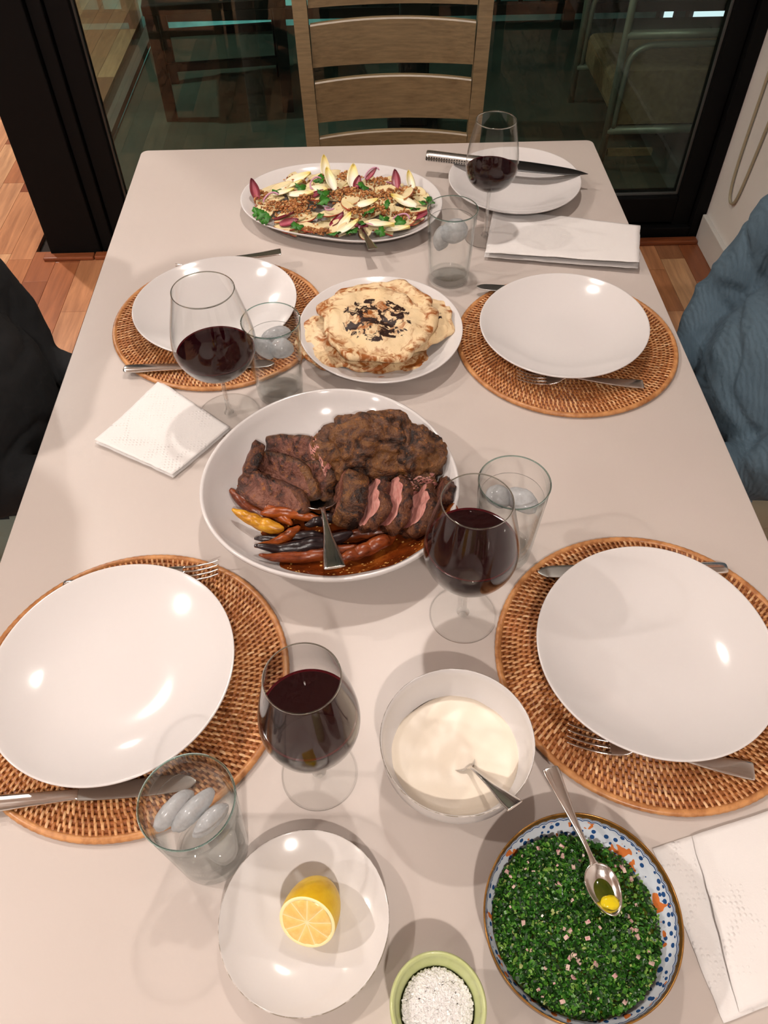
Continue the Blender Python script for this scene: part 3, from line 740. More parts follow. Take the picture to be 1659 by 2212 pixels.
def tumbler(label, wlabel, xy, fill, ices):
    t = thing('water_glass', label, 'water glass', (*xy, TZ + 0.0003), group='water tumblers')
    R0, R1, H, B = 0.0352, 0.0428, 0.135, 0.012
    rad = lambda z: R0 + (R1 - R0) * z / H
    outer = [(0.0001, 0.0), (R0 - 0.003, 0.0), (R0 - 0.0008, 0.0008), (R0, 0.003), (rad(0.05), 0.05), (rad(0.1), 0.1), (R1, H - 0.001), (R1 - 0.0009, H), (R1 - 0.0018, H - 0.0008), (rad(0.1) - 0.0019, 0.1), (rad(0.05) - 0.0019, 0.05), (rad(0.016) - 0.0020, 0.016), (rad(0.012) - 0.006, B + 0.0004), (0.0001, B)]
    V, F = lathe(outer, 72); obj('tumbler_wall', V, F, M['tumbler'], t)
    V, F = lathe([(0.0001, 0.0012), (R0 - 0.004, 0.0012), (R0 - 0.0014, 0.003), (rad(0.011) - 0.0014, 0.0105), (R0 - 0.005, B - 0.0006), (0.0001, B - 0.0008)], 64); obj('glass_base', V, F, M['basegl'], t)
    V, F = lathe([(0.0001, R1 and H + 0.0), (0.0001, H)], 4) if False else lathe([(R1 - 0.0016, H - 0.0006), (R1 - 0.0008, H + 0.0007), (R1 + 0.0003, H - 0.0002), (R1 - 0.0002, H - 0.0016), (R1 - 0.0016, H - 0.0006)], 72)
    obj('rim', V, F, M['glassrim'], t)
    V, F = lathe([(0.0001, B + 0.0012), (rad(B) - 0.006, B + 0.0016), (rad(0.018) - 0.0026, 0.018), (rad(fill) - 0.0026, fill - 0.001), (rad(fill) - 0.0026, fill + 0.0007), (rad(fill) - 0.0045, fill), (0.0001, fill)], 72)
    o = obj('water', V, F, M['water']); o.location = (*xy, TZ + 0.0003); tag(o, wlabel, 'water')
    for (il, dx, dy, dz, rx, rot, sd) in ices: ice_piece(il, (xy[0] + dx, xy[1] + dy, TZ + fill + dz), rx, rot, sd)
    return t
M['glassrim'] = clear_body('greenish glass rim', (0.72, 0.88, 0.86), 1.5, 0.85)
tumbler('tumbler of ice water beside the small lemon plate', 'ice water in the tumbler beside the lemon plate', (-0.187, 0.2495), 0.108, [
    ('crescent ice piece nearest the placemat in the tumbler by the lemon plate', -0.018, 0.004, -0.004, (0.019, 0.0075, 0.013), (0.1, 0.2, 0.9), 1),
    ('middle crescent ice piece in the tumbler by the lemon plate', 0.000, 0.002, -0.002, (0.020, 0.0075, 0.012), (0.2, -0.1, 0.8), 2),
    ('ice piece nearest the lemon plate in that tumbler', 0.0165, -0.006, -0.005, (0.016, 0.0065, 0.012), (0.1, 0.1, 0.8), 3)])
tumbler('tumbler of ice water behind the glass in front of the meat platter', 'ice water in the tumbler behind the wine glass', (0.151, 0.6095), 0.108, [
    ('flat ice piece in the tumbler beside the meat platter', 0.012, -0.002, -0.004, (0.018, 0.012, 0.009), (0.2, 0.1, -0.7), 4),
    ('second ice piece, nearer the platter in that tumbler', -0.014, 0.006, -0.005, (0.014, 0.013, 0.010), (0.1, 0.3, 0.4), 5)])
tumbler('tumbler of ice water beside the flatbread plate', 'ice water in the tumbler beside the flatbread', (-0.154, 0.933), 0.104, [
    ('pointed ice piece nearer the flatbread in the tumbler on the placemat', 0.012, -0.010, -0.012, (0.015, 0.012, 0.014), (0.5, 0.3, 0.4), 6),
    ('pointed ice piece nearer the balloon glass in that tumbler', -0.013, -0.006, -0.013, (0.016, 0.010, 0.013), (0.1, 0.5, -0.5), 7),
    ('curved ice piece at the back of the tumbler beside the flatbread', 0.004, 0.014, -0.005, (0.020, 0.009, 0.010), (0.2, 0.1, 0.5), 8)])
tumbler('tumbler of ice water between the salad platter and the folded towel', 'ice water in the tumbler by the salad platter', (0.134, 1.226), 0.112, [
    ('large ice piece in the tumbler by the salad platter', 0.006, -0.004, -0.016, (0.021, 0.016, 0.018), (0.4, 0.2, 0.6), 9),
    ('ice piece at the rim side of the tumbler by the salad platter', -0.016, -0.002, -0.030, (0.012, 0.012, 0.020), (0.2, 0.1, 0.2), 10)])

# ================================================================== NAPKINS
def napkin(name, label, quad, z0, m, th_=0.0035, lift=None, n=28, seed=0, layers=2, back=None):
    """quad: four corners in order; folded paper of two leaves joined along the first side"""
    q = [Vector((*p, 0)) for p in quad]; cen = sum(q, Vector()) / 4
    V, F, MI = [], [], []
    def leaf(dz, shrink, lf, mi):
        b = len(V); g = n + 1
        for side in (1, 0):
            for i in range(g):
                for j in range(g):
                    u, v = i / n, j / n
                    p = (q[0] * (1 - u) + q[1] * u) * (1 - v) + (q[3] * (1 - u) + q[2] * u) * v
                    p = cen + (p - cen) * shrink
                    e = 0.0015 * noise.noise(Vector((p.x * 60, p.y * 60, seed)))
                    if i in (0, n) or j in (0, n): p = p + Vector((e, e * 0.7, 0))
                    z = z0 + dz + 0.0012 * noise.noise(Vector((p.x * 22, p.y * 22, seed + dz * 900))) + 0.0012
                    if lf: z += lf(u, v)
                    V.append((p.x, p.y, z + (0.0007 if side else 0.0)))
        for s in (0, 1):
            o = b + s * g * g
            for i in range(n):
                for j in range(n):
                    f = (o + i * g + j, o + (i + 1) * g + j, o + (i + 1) * g + j + 1, o + i * g + j + 1)
                    F.append(f if s == 0 else f[::-1]); MI.append(mi)
        bd = [(i, 0) for i in range(n)] + [(n, j) for j in range(n)] + [(i, n) for i in range(n, 0, -1)] + [(0, j) for j in range(n, 0, -1)]
        for k in range(len(bd)):
            a, c = bd[k], bd[(k + 1) % len(bd)]
            ia, ic = b + a[0] * g + a[1], b + c[0] * g + c[1]
            F.append((ia, ia + g * g, ic + g * g, ic)); MI.append(mi)
    for k in range(layers):
        leaf(k * th_ / max(layers - 1, 1), 1.0 - 0.006 * k, lift if k == layers - 1 else (lambda u, v, l=lift: 0.55 * l(u, v)) if lift else None, 0)
    o = obj(name, V, F, m); return tag(o, label, 'napkin')
napkin('paper_napkin', 'folded paper napkin under the large balloon glass foot', [(-0.346, 0.961), (-0.224, 0.850), (-0.296, 0.754), (-0.419, 0.828)], TZ + 0.0002, M['quilt'], 0.0045, lambda u, v: 0.004 * max(0, v - 0.6) * 2.5 * (1 - 0.4 * u))
napkin('paper_towel', 'plain folded paper towel hanging near the table edge, below the carving knife plate', [(0.242, 1.448), (0.516, 1.368), (0.476, 1.225), (0.205, 1.281)], TZ + 0.0002, M['paper'], 0.005, lambda u, v: 0.004 + 0.012 * v * (0.4 + 0.6 * u) * (1 if v > 0 else 0), seed=4)
o = napkin('paper_towel', 'quilted paper towel beside the green herb sauce, at the frame corner', [(0.252, 0.233), (0.455, 0.284), (0.47, 0.135), (0.277, 0.085)], TZ + 0.0002, M['quilt'], 0.003, None, seed=8, layers=1)
o2 = napkin('top_fold', None, [(0.294, 0.243), (0.455, 0.284), (0.462, 0.137), (0.292, 0.092)], TZ + 0.0028, M['quilt'], 0.003, lambda u, v: 0.004 * (1 - u) * (1 - abs(2 * v - 1)), seed=9, layers=1)
del o2['category']; o2.parent = o

# ================================================================== FOOD
# ---- lemon half
def lemon():
    t = thing('lemon_half', 'cut lemon half lying on the small plate', 'lemon')
    peel = simple('lemon peel', S(244, 205, 40), 0.35, 0, 0.5, var=(40, S(232, 180, 20), 0.4, 0.7), bmp=(420, 0.25, 0.0008))
    m, nt, out = new_mat('lemon flesh')
    tc = coords(nt); sx = N(nt, 'ShaderNodeSeparateXYZ'); nt.links.new(tc, sx.inputs[0])
    ang = mth(nt, 'ARCTAN2', sx.outputs[1], sx.outputs[0])
    wv = mth(nt, 'ABSOLUTE', mth(nt, 'SINE', mth(nt, 'MULTIPLY', ang, 4.5)))
    rad = mth(nt, 'SQRT', mth(nt, 'ADD', mth(nt, 'MULTIPLY', sx.outputs[0], sx.outputs[0]), mth(nt, 'MULTIPLY', sx.outputs[1], sx.outputs[1])))
    seg = mth(nt, 'MULTIPLY', wv, mth(nt, 'MULTIPLY', rad, 80.0))
    c = ramp(nt, seg, [(0.0, S(246, 232, 190)), (0.10, S(244, 226, 176)), (0.2, S(240, 208, 130)), (1.0, S(236, 196, 110))])
    c = mix(nt, ramp(nt, nse(nt, tc, 130, 3), [(0.45, (0, 0, 0)), (0.7, (0.5, 0.5, 0.5))]), c, S(248, 222, 150))
    bsdf(nt, out, c, 0.22, 0, 0.5, sss=0.2, normal=bump(nt, nse(nt, tc, 260, 3), 0.4, 0.0008))
    pith = simple('lemon pith', S(250, 236, 180), 0.6, sss=0.1)
    r = 0.0262
    P = dense([(r, 0.0), (r * 1.005, 0.010), (r * 0.96, 0.022), (r * 0.82, 0.034), (r * 0.58, 0.0435), (r * 0.34, 0.0485), (r * 0.24, 0.052), (r * 0.17, 0.0565), (0.0001, 0.0585)], 5)
    V, F = lathe(P, 48); obj('peel', V, F, peel, t)
    V, F = lathe([(r, 0.0), (r * 0.985, -0.0006), (r * 0.87, -0.0004), (r * 0.86, 0.0)], 48); obj('pith', V, F, pith, t)
    rings = []
    for fr_ in (0.88, 0.8, 0.6, 0.35, 0.12, 0.001):
        rings.append([(r * fr_ * math.cos(a), r * fr_ * math.sin(a), -0.0005 + 0.0012 * (abs(math.sin(a * 4.5)) ** 0.5) * (0.2 < fr_ < 0.85) * -1 + 0.0008 * noise.noise(Vector((math.cos(a) * fr_ * 6, math.sin(a) * fr_ * 6, 2)))) for a in [2 * PI * j / 72 for j in range(72)]])
    V, F = loft(rings, False); obj('flesh', V, F, m, t)
    ax = Vector((0.22, 0.72, -0.56)).normalized(); xx = ax.orthogonal().normalized(); yy = ax.cross(xx)
    t.matrix_world = Matrix.Translation((-0.0875, 0.170, TZ + 0.0415)) @ Matrix(((xx.x, yy.x, ax.x), (xx.y, yy.y, ax.y), (xx.z, yy.z, ax.z))).to_4x4()
    return t
lemon()
# ---- salt pot
pot_m = simple('pale green crackle glaze', S(196, 204, 148), 0.15, 0, 0.5, var=(30, S(178, 186, 122), 0.4, 0.7))
V, F = lathe(dense([(0.0001, 0.006), (0.020, 0.0062), (0.0285, 0.010), (0.0315, 0.022), (0.0318, 0.030), (0.0325, 0.036), (0.0355, 0.044), (0.0368, 0.050), (0.0385, 0.0525), (0.0402, 0.0512), (0.0408, 0.047), (0.0395, 0.030), (0.0365, 0.012), (0.032, 0.002), (0.029, 0.0), (0.0001, 0.001)], 4), 72)
o = obj('salt_pot', V, F, pot_m); o.location = (0.025, 0.101, TZ + 0.0003); tag(o, 'small pale green ceramic pot of salt at the table end', 'pot')
rs = random.Random(5); V, F = [], []
for i in range(2600):
    r = 0.0295 * math.sqrt(rs.random()); a = rs.random() * 2 * PI
    x, y = r * math.cos(a), r * math.sin(a); z = 0.0345 + 0.006 * (1 - (r / 0.03) ** 2) + 0.002 * noise.noise(Vector((x * 120, y * 120, 1)))
    s = 0.0012 * rs.uniform(0.5, 1.5); mrot = Matrix.Rotation(rs.random() * 6, 3, (rs.random() - .5, rs.random() - .5, rs.random() + .1)); b = len(V)
    for dx in (-1, 1):
        for dy in (-1, 1):
            for dz in (-1, 1):
                p = mrot @ Vector((dx * s, dy * s * 0.8, dz * s * 0.45)); V.append((x + p.x, y + p.y, z + p.z))
    F += [tuple(b + k for k in q) for q in ((0, 1, 3, 2), (4, 6, 7, 5), (0, 4, 5, 1), (2, 3, 7, 6), (0, 2, 6, 4), (1, 5, 7, 3))]
b = len(V)
for k in range(5):
    for j in range(32):
        a = 2 * PI * j / 32; r = 0.0305 * (1 - k / 4.001); V.append((r * math.cos(a), r * math.sin(a), 0.0325 + 0.0065 * (1 - (r / 0.0305) ** 2)))
for k in range(4):
    for j in range(32): F.append((b + k * 32 + j, b + k * 32 + (j + 1) % 32, b + (k + 1) * 32 + (j + 1) % 32, b + (k + 1) * 32 + j))
o = obj('salt', V, F, simple('flaky salt', (0.82, 0.80, 0.79), 0.3, 0, 0.5), None, False); o.location = (0.025, 0.101, TZ + 0.0003); tag(o, 'coarse white salt flakes in the green pot', 'salt', kind='stuff')
# ---- yogurt
rings = []; r_y = 0.0668
for k in range(15):
    fr_ = 1 - k / 14.0; ring = []
    for j in range(72):
        a = 2 * PI * j / 72; rr = r_y * max(fr_, 0.002) * (1 + 0.03 * math.sin(a * 2 + 1) * (fr_ > 0.99) + 0.02 * math.sin(5 * a) * (fr_ > 0.99))
        x, y = rr * math.cos(a), rr * math.sin(a)
        z = 0.0345 + 0.0004 * math.sin(9 * math.hypot(x - 0.02, y + 0.01) * 22) * (fr_ < 0.95) + 0.0016 * noise.noise(Vector((x * 45, y * 45, 3)))
        ring.append((x, y, z - (0.004 if k == 0 else 0)))
    rings.append(ring)
V, F = loft(rings, False)
o = obj('yogurt', V, F, simple('creamy yogurt', S(240, 228, 210), 0.34, 0, 0.4, sss=0.15)); o.location = (0.061, 0.326, TZ); tag(o, 'creamy white yogurt sauce in the bowl', 'yogurt', kind='stuff')

# ---- herb sauce bowl
GC = (0.1602, 0.1667)
def painted():
    m, nt, out = new_mat('blue and orange painted porcelain')
    tc = coords(nt); sx = N(nt, 'ShaderNodeSeparateXYZ'); nt.links.new(tc, sx.inputs[0])
    ang = mth(nt, 'ARCTAN2', sx.outputs[1], sx.outputs[0])
    rad = mth(nt, 'SQRT', mth(nt, 'ADD', mth(nt, 'MULTIPLY', sx.outputs[0], sx.outputs[0]), mth(nt, 'MULTIPLY', sx.outputs[1], sx.outputs[1])))
    sc = mth(nt, 'ABSOLUTE', mth(nt, 'SINE', mth(nt, 'MULTIPLY', ang, 30.0)))
    edge = mth(nt, 'ADD', mth(nt, 'MULTIPLY', sc, 0.0016), 0.0405)
    inner = mth(nt, 'GREATER_THAN', sx.outputs[2], edge)          # beyond the scallop line: gold band
    d = mth(nt, 'SUBTRACT', edge, sx.outputs[2])
    line1 = mth(nt, 'LESS_THAN', mth(nt, 'ABSOLUTE', mth(nt, 'SUBTRACT', d, 0.0009)), 0.0004)
    line2 = mth(nt, 'LESS_THAN', mth(nt, 'ABSOLUTE', mth(nt, 'SUBTRACT', d, 0.0030)), 0.0006)
    v2 = N(nt, 'ShaderNodeTexVoronoi'); v2.inputs['Scale'].default_value = 150; nt.links.new(tc, v2.inputs['Vector'])
    petals = mth(nt, 'MULTIPLY', mth(nt, 'LESS_THAN', v2.outputs['Distance'], 0.34), mth(nt, 'GREATER_THAN', d, 0.0038))
    blue = mth(nt, 'MAXIMUM', mth(nt, 'MAXIMUM', line1, line2), petals)
    base = mix(nt, blue, S(205, 214, 222), S(40, 78, 130))
    og = mth(nt, 'MULTIPLY', mth(nt, 'GREATER_THAN', nse(nt, tc, 62, 2), 0.60), mth(nt, 'GREATER_THAN', d, 0.0042))
    base = mix(nt, og, base, S(208, 118, 60))
    base = mix(nt, inner, base, S(104, 74, 34))
    bsdf(nt, out, base, 0.12, 0, 0.5)
    return m
gold = simple('gold glaze rim', S(168, 122, 62), 0.22, 0.6, 0.5, var=(60, S(120, 84, 36), 0.4, 0.7))
bf = [0.0884, 0, 0, 0.0001, 0.0015, -0.0004, -0.0006]
bt, br, bb_ = bowl_prof(0.048)
t = thing('sauce_bowl', 'round gold-rimmed painted bowl of green herb sauce', 'bowl', (*GC, TZ))
V, F = shaped(bf, bt, 128); obj('painted_inside', V, F, painted(), t)
V, F = shaped(bf, [(0.984, 0.0470), (0.985, 0.0482), (0.994, 0.0492), (1.003, 0.0484), (1.004, 0.0450), (0.998, 0.0438)], 128); obj('rim', V, F, gold, t)
V, F = shaped(bf, [(1.0, 0.0445)] + bb_, 128); obj('outside', V, F, simple('dark brown glaze', S(70, 48, 30), 0.25), t)
oil = simple('green herb oil', S(52, 62, 8), 0.06, 0, 0.5, var=(40, S(84, 84, 14), 0.4, 0.7))
rg = random.Random(21)
SCX, SCY, SR = GC[0] - 0.0035, GC[1] - 0.0030, 0.0752
def sauce_z(x, y):
    d = math.hypot(x, y) / SR
    return TZ + 0.0335 + 0.0035 * (1 - d * d) + 0.0030 * noise.noise(Vector((x * 55, y * 55, 5))) - 0.045 * max(0, x * 0.6 + y * 0.35)
rings = []
for k in range(13):
    fr_ = max(1 - k / 12.0, 0.002)
    rings.append([(SR * 1.015 * fr_ * math.cos(a), SR * 1.015 * fr_ * math.sin(a), sauce_z(SR * fr_ * math.cos(a), SR * fr_ * math.sin(a)) - 0.0012 - (0.004 if k == 0 else 0)) for a in [2 * PI * j / 64 for j in range(64)]])
V, F = loft(rings, False)
base_n = len(F); MI = [0] * base_n
greens = [oil] + [simple('chopped herb ' + str(i), c, 0.3, 0, 0.22) for i, c in enumerate((S(24, 62, 14), S(40, 92, 22), S(72, 124, 38), S(16, 42, 8), S(108, 146, 62), S(150, 160, 96)))]
def flake(V, F, MI, x, y, z, s, mi, thick=False):
    n3 = Vector((rg.uniform(-.7, .7), rg.uniform(-.7, .7), 1)).normalized(); a = n3.orthogonal().normalized(); a = Matrix.Rotation(rg.random() * 6.28, 3, n3) @ a; c = n3.cross(a)
    p = Vector((x, y, z)); w1 = s * rg.uniform(0.4, 0.9); k = rg.uniform(-.3, .5) * s; b = len(V)
    for u, v, h in ((-1, -0.7, k), (0.1, -1, 0), (1, -0.5, k), (0.9, 0.6, k * 0.6), (0, 1, 0), (-0.9, 0.7, k * 0.7)):
        V.append(tuple(p + a * u * s + c * v * w1 + n3 * h))
    F.append((b, b + 1, b + 4, b + 5)); F.append((b + 1, b + 2, b + 3, b + 4)); MI += [mi, mi]
for i in range(11000):
    r = SR * math.sqrt(rg.random()) * 1.0; a = rg.random() * 2 * PI; x, y = r * math.cos(a), r * math.sin(a)
    # thinner towards the far right shore of the bowl
    if x * 0.8 + y * 0.5 > 0.040 and rg.random() < 0.55: continue
    flake(V, F, MI, x, y, sauce_z(x, y) + rg.uniform(-.0006, .0016), rg.choice((0.0011, 0.0014, 0.0018, 0.0024)) * (1.5 if rg.random() < 0.06 else 1), rg.choices((1, 2, 3, 4, 5, 6), (30, 26, 14, 24, 6, 2))[0])
o = obj('herb_sauce', V, F, greens, None, True, MI); o.location = (SCX, SCY, 0); tag(o, 'green chopped herb sauce in oil filling the painted bowl', 'sauce', kind='stuff')
V, F = [], []
for i in range(70):
    r = SR * 0.97 * math.sqrt(rg.random()); a = rg.random() * 2 * PI; x, y = r * math.cos(a), r * math.sin(a); z = sauce_z(x, y) + 0.0014
    m3 = Matrix.Rotation(rg.random() * 6, 3, (rg.random() - .5, rg.random() - .5, 1)); s = rg.choice((0.0008, 0.0011, 0.0016)); b = len(V)
    for dx in (-1, 1):
        for dy in (-1, 1):
            for dz in (-1, 1): p = m3 @ Vector((dx * s * 1.4, dy * s, dz * s * 0.6)); V.append((x + p.x, y + p.y, z + p.z))
    F += [tuple(b + k for k in q) for q in ((0, 1, 3, 2), (4, 6, 7, 5), (0, 4, 5, 1), (2, 3, 7, 6), (0, 2, 6, 4), (1, 5, 7, 3))]
o = obj('chopped_shallot', V, F, simple('pink shallot bits', S(204, 176, 164), 0.3, var=(300, S(176, 104, 120), 0.5, 0.65)), None, False); o.location = (SCX, SCY, 0); tag(o, 'pink chopped shallot bits scattered in the herb sauce', 'shallot', kind='stuff')
# oil in the teaspoon bowl and the lemon zest there
o = lump('herb_oil', (0.0175, 0.0115, 0.0040), oil, None, 3, 0.04, 2.0, 3); o.location = (0.1823, 0.1805, TZ + 0.0505); o.rotation_euler = (0, 0, -1.30); tag(o, 'pool of olive green oil in the teaspoon bowl', 'oil')
o = lump('lemon_zest', (0.0085, 0.0062, 0.0030), simple('yellow zest', S(220, 196, 24), 0.12), None, 3, 0.25, 2.0, 5); o.location = (0.1850, 0.1735, TZ + 0.0545); tag(o, 'yellow lemon zest piece in the teaspoon bowl', 'lemon zest')

# ---- flatbread stack
def bread_mat(name, char_r, seed):
    m, nt, out = new_mat(name)
    tc = coords(nt); mp = N(nt, 'ShaderNodeVectorMath', operation='ADD'); mp.inputs[1].default_value = (seed * 1.7, seed * 0.9, 0); nt.links.new(tc, mp.inputs[0]); v = mp.outputs[0]
    base = mix(nt, nse(nt, v, 14, 4), S(238, 218, 182), S(224, 190, 138))
    sx = N(nt, 'ShaderNodeSeparateXYZ'); nt.links.new(tc, sx.inputs[0])
    rad = mth(nt, 'SQRT', mth(nt, 'ADD', mth(nt, 'MULTIPLY', sx.outputs[0], sx.outputs[0]), mth(nt, 'MULTIPLY', sx.outputs[1], sx.outputs[1])))
    ring = ramp(nt, mth(nt, 'MULTIPLY', rad, 10.0), [(0.0, (0.9, 0.9, 0.9)), (0.40, (0.75, 0.75, 0.75)), (0.60, (0.5, 0.5, 0.5)), (0.85, (0.82, 0.82, 0.82))])
    n1 = nse(nt, v, 44, 5, 0.65, 1.2)
    brown = ramp(nt, mth(nt, 'MULTIPLY', n1, mth(nt, 'ADD', ring, 0.35 if char_r else 0.46)), [(0.51, (0, 0, 0)), (0.68, (1, 1, 1))])
    c = mix(nt, brown, base, S(160, 92, 36))
    n2 = nse(nt, v, 58, 3, 0.6, 1.0)
    ch_ = ramp(nt, mth(nt, 'MULTIPLY', rad, 10.0), [(0.0, (0.85, 0.85, 0.85)), (char_r * 0.55, (1, 1, 1)), (char_r, (0.88, 0.88, 0.88)), (char_r * 1.35, (0, 0, 0))]) if char_r else None
    if ch_ is not None:
        dark = ramp(nt, mth(nt, 'MULTIPLY', n2, ch_), [(0.435, (0, 0, 0)), (0.485, (1, 1, 1))])
        c = mix(nt, dark, c, S(44, 22, 14))
    bsdf(nt, out, c, 0.5, 0, 0.4, sss=0.08, normal=bump(nt, nse(nt, v, 70, 4), 0.5, 0.002))
    return m
def bread(label, cx, cy, z, R, char_r, seed, ell=1.0, rot=0.0, tilt=(0, 0)):
    rb = random.Random(seed); ph = [rb.random() * 6.28 for _ in range(6)]
    def orad(a): return R * (1 + 0.06 * math.sin(3 * a + ph[0]) + 0.05 * math.sin(5 * a + ph[1]) + 0.035 * math.sin(8 * a + ph[2]) + 0.018 * math.sin(13 * a + ph[3]))
    T = 0.0085; rings = []; seg = 120
    def zz(x, y, fr_):
        spiral = math.sin(fr_ * 26 + math.atan2(y, x) + ph[4])
        return 0.0016 * spiral + 0.0080 * noise.noise(Vector((x * 24 + seed, y * 24, 0))) + 0.0025 * noise.noise(Vector((x * 80, y * 80, seed))) - 0.004 * fr_ ** 3
    for fr_ in (0.002, 0.1, 0.2, 0.3, 0.4, 0.5, 0.6, 0.7, 0.78, 0.86, 0.92, 0.97):
        rings.append([(orad(a) * fr_ * math.cos(a), orad(a) * fr_ * math.sin(a) * ell, T + zz(orad(a) * fr_ * math.cos(a), orad(a) * fr_ * math.sin(a), fr_)) for a in [2 * PI * j / seg for j in range(seg)]])
    for fr_, zt in ((1.0, 0.6), (1.0, 0.3), (0.96, 0.05), (0.5, 0.0), (0.002, 0.0)):
        rings.append([(orad(a) * fr_ * math.cos(a), orad(a) * fr_ * math.sin(a) * ell, T * zt + (zz(orad(a) * fr_ * math.cos(a), orad(a) * fr_ * math.sin(a), 1.0) if fr_ > 0.9 else -0.002)) for a in [2 * PI * j / seg for j in range(seg)]])
    V, F = loft(rings, False)
    o = obj('flatbread', V, F, bread_mat('flatbread crust %d' % seed, char_r, seed)); o.location = (cx, cy, z); o.rotation_euler = (tilt[0], tilt[1], rot)
    return tag(o, label, 'flatbread', 'flatbreads stacked on the white plate')
BZ = TZ + 0.0115
bread('bottom flatbread of the stack, mostly hidden', -0.002, 1.030, BZ, 0.093, 0, 3, rot=1.0)
bread('browned flatbread sticking out of the stack towards the placemat with the balloon glass', -0.045, 1.032, BZ + 0.0095, 0.084, 0, 5, rot=2.2, tilt=(0.03, -0.03))
bread('browned flatbread sticking out of the stack towards the person in blue', 0.050, 1.062, BZ + 0.019, 0.078, 0.55, 8, rot=0.4, tilt=(0, 0.05))
bread('flatbread showing at the back of the stack', 0.010, 1.085, BZ + 0.028, 0.078, 0, 12, rot=3.0, tilt=(-0.03, 0))
bread('topmost flatbread with a charred centre', 0.000, 1.030, BZ + 0.040, 0.093, 0.52, 17, rot=0.9, tilt=(0.05, 0.02))

# ---- salad
def salz(x, y): 
    th = math.atan2(y, x); f = math.hypot(x, y) / outline(SALADF, th)
    return TZ + 0.013 + 0.020 * max(0, 1 - (f / 0.9) ** 2) + (0.012 * max(0, f - 0.75) / 0.25)
apple_f = simple('apple flesh', S(238, 222, 178), 0.35, 0, 0.5, sss=0.1, var=(30, S(226, 206, 150), 0.4, 0.7))
apple_s = simple('red apple skin', S(176, 60, 52), 0.25, var=(60, S(206, 130, 80), 0.4, 0.7))
endive_m = None
def leaf_mat(name, c_mid, c_edge, c_tip, ln):
    m, nt, out = new_mat(name); tc = coords(nt); sx = N(nt, 'ShaderNodeSeparateXYZ'); nt.links.new(tc, sx.inputs[0])
    e = ramp(nt, mth(nt, 'MULTIPLY', mth(nt, 'ABSOLUTE', sx.outputs[1]), 90.0), [(0.15, c_mid), (0.7, c_edge)])
    t_ = ramp(nt, mth(nt, 'DIVIDE', sx.outputs[0], ln), [(0.45, (0, 0, 0)), (0.95, (1, 1, 1))])
    bsdf(nt, out, mix(nt, t_, e, c_tip), 0.35, 0, 0.5, sss=0.1, normal=bump(nt, nse(nt, tc, 90, 3), 0.3, 0.001)); return m
endive_m = leaf_mat('endive leaf', S(246, 242, 228), S(242, 234, 200), S(236, 214, 120), 0.06)
rad_m = leaf_mat('radicchio leaf', S(176, 84, 100), S(112, 14, 34), S(92, 10, 28), 0.05)
pars_m = simple('parsley leaf', S(58, 128, 34), 0.45, var=(60, S(34, 88, 22), 0.4, 0.7))
gran_m = [simple('toasted grain ' + str(i), c, 0.55, bmp=(500, 0.3, 0.001)) for i, c in enumerate((S(166, 104, 54), S(190, 130, 74), S(132, 78, 38), S(206, 156, 100)))]
onion_m = simple('pink onion', S(206, 150, 176), 0.3)
def leaf_mesh(L, W, cup, curl, n=10, k=6):
    rings = []
    for side in (0, 1):
        for i in range(n + 1):
            u = i / n; wd = W * (math.sin(PI * (u * 0.86 + 0.10)) ** 0.8) * (1 - 0.3 * u)
            if i == n: wd = W * 0.04
            ring = []
            for j in range(k + 1):
                v = -1 + 2 * j / k
                ring.append((L * u, wd * v, cup * v * v + curl * u * u - 0.0011 * side))
            rings.append(ring if side == 0 else ring)
    V = [p for r in rings for p in r]; F = []; g = k + 1; o2 = (n + 1) * g
    for i in range(n):
        for j in range(k):
            a = i * g + j; F.append((a, a + g, a + g + 1, a + 1)); b = o2 + a; F.append((b, b + 1, b + g + 1, b + g))
        for j in (0, k): a = i * g + j; F.append((a, a + g, o2 + a + g, o2 + a) if j else (a, o2 + a, o2 + a + g, a + g))
    for j in range(k): F.append((j, j + 1, o2 + j + 1, o2 + j)); a = n * g + j; F.append((a, o2 + a, o2 + a + 1, a + 1))
    return V, F
rsd = random.Random(31)
def put(o, x, y, dz, rz, tx=0.0, ty=0.0, s=1.0):
    o.location = (SALADC[0] + x, SALADC[1] + y, salz(x, y) + dz); o.rotation_euler = (tx, ty, rz); o.scale = (s, s, s); return o
def inside(x, y, lim):
    k = math.hypot(x, y) / (lim * outline(SALADF, math.atan2(y, x)))
    return (x / k, y / k) if k > 1 else (x, y)
ORD = 'first second third fourth fifth sixth seventh eighth ninth tenth eleventh twelfth thirteenth fourteenth fifteenth'.split()
def rank(L, i): return ORD[sorted(range(len(L)), key=lambda k: L[k][0]).index(i)]
def share(proto, first, label, cat, group):
    o = proto if first else proto.copy()
    if not first: C.objects.link(o)
    return tag(o, label, cat, group)
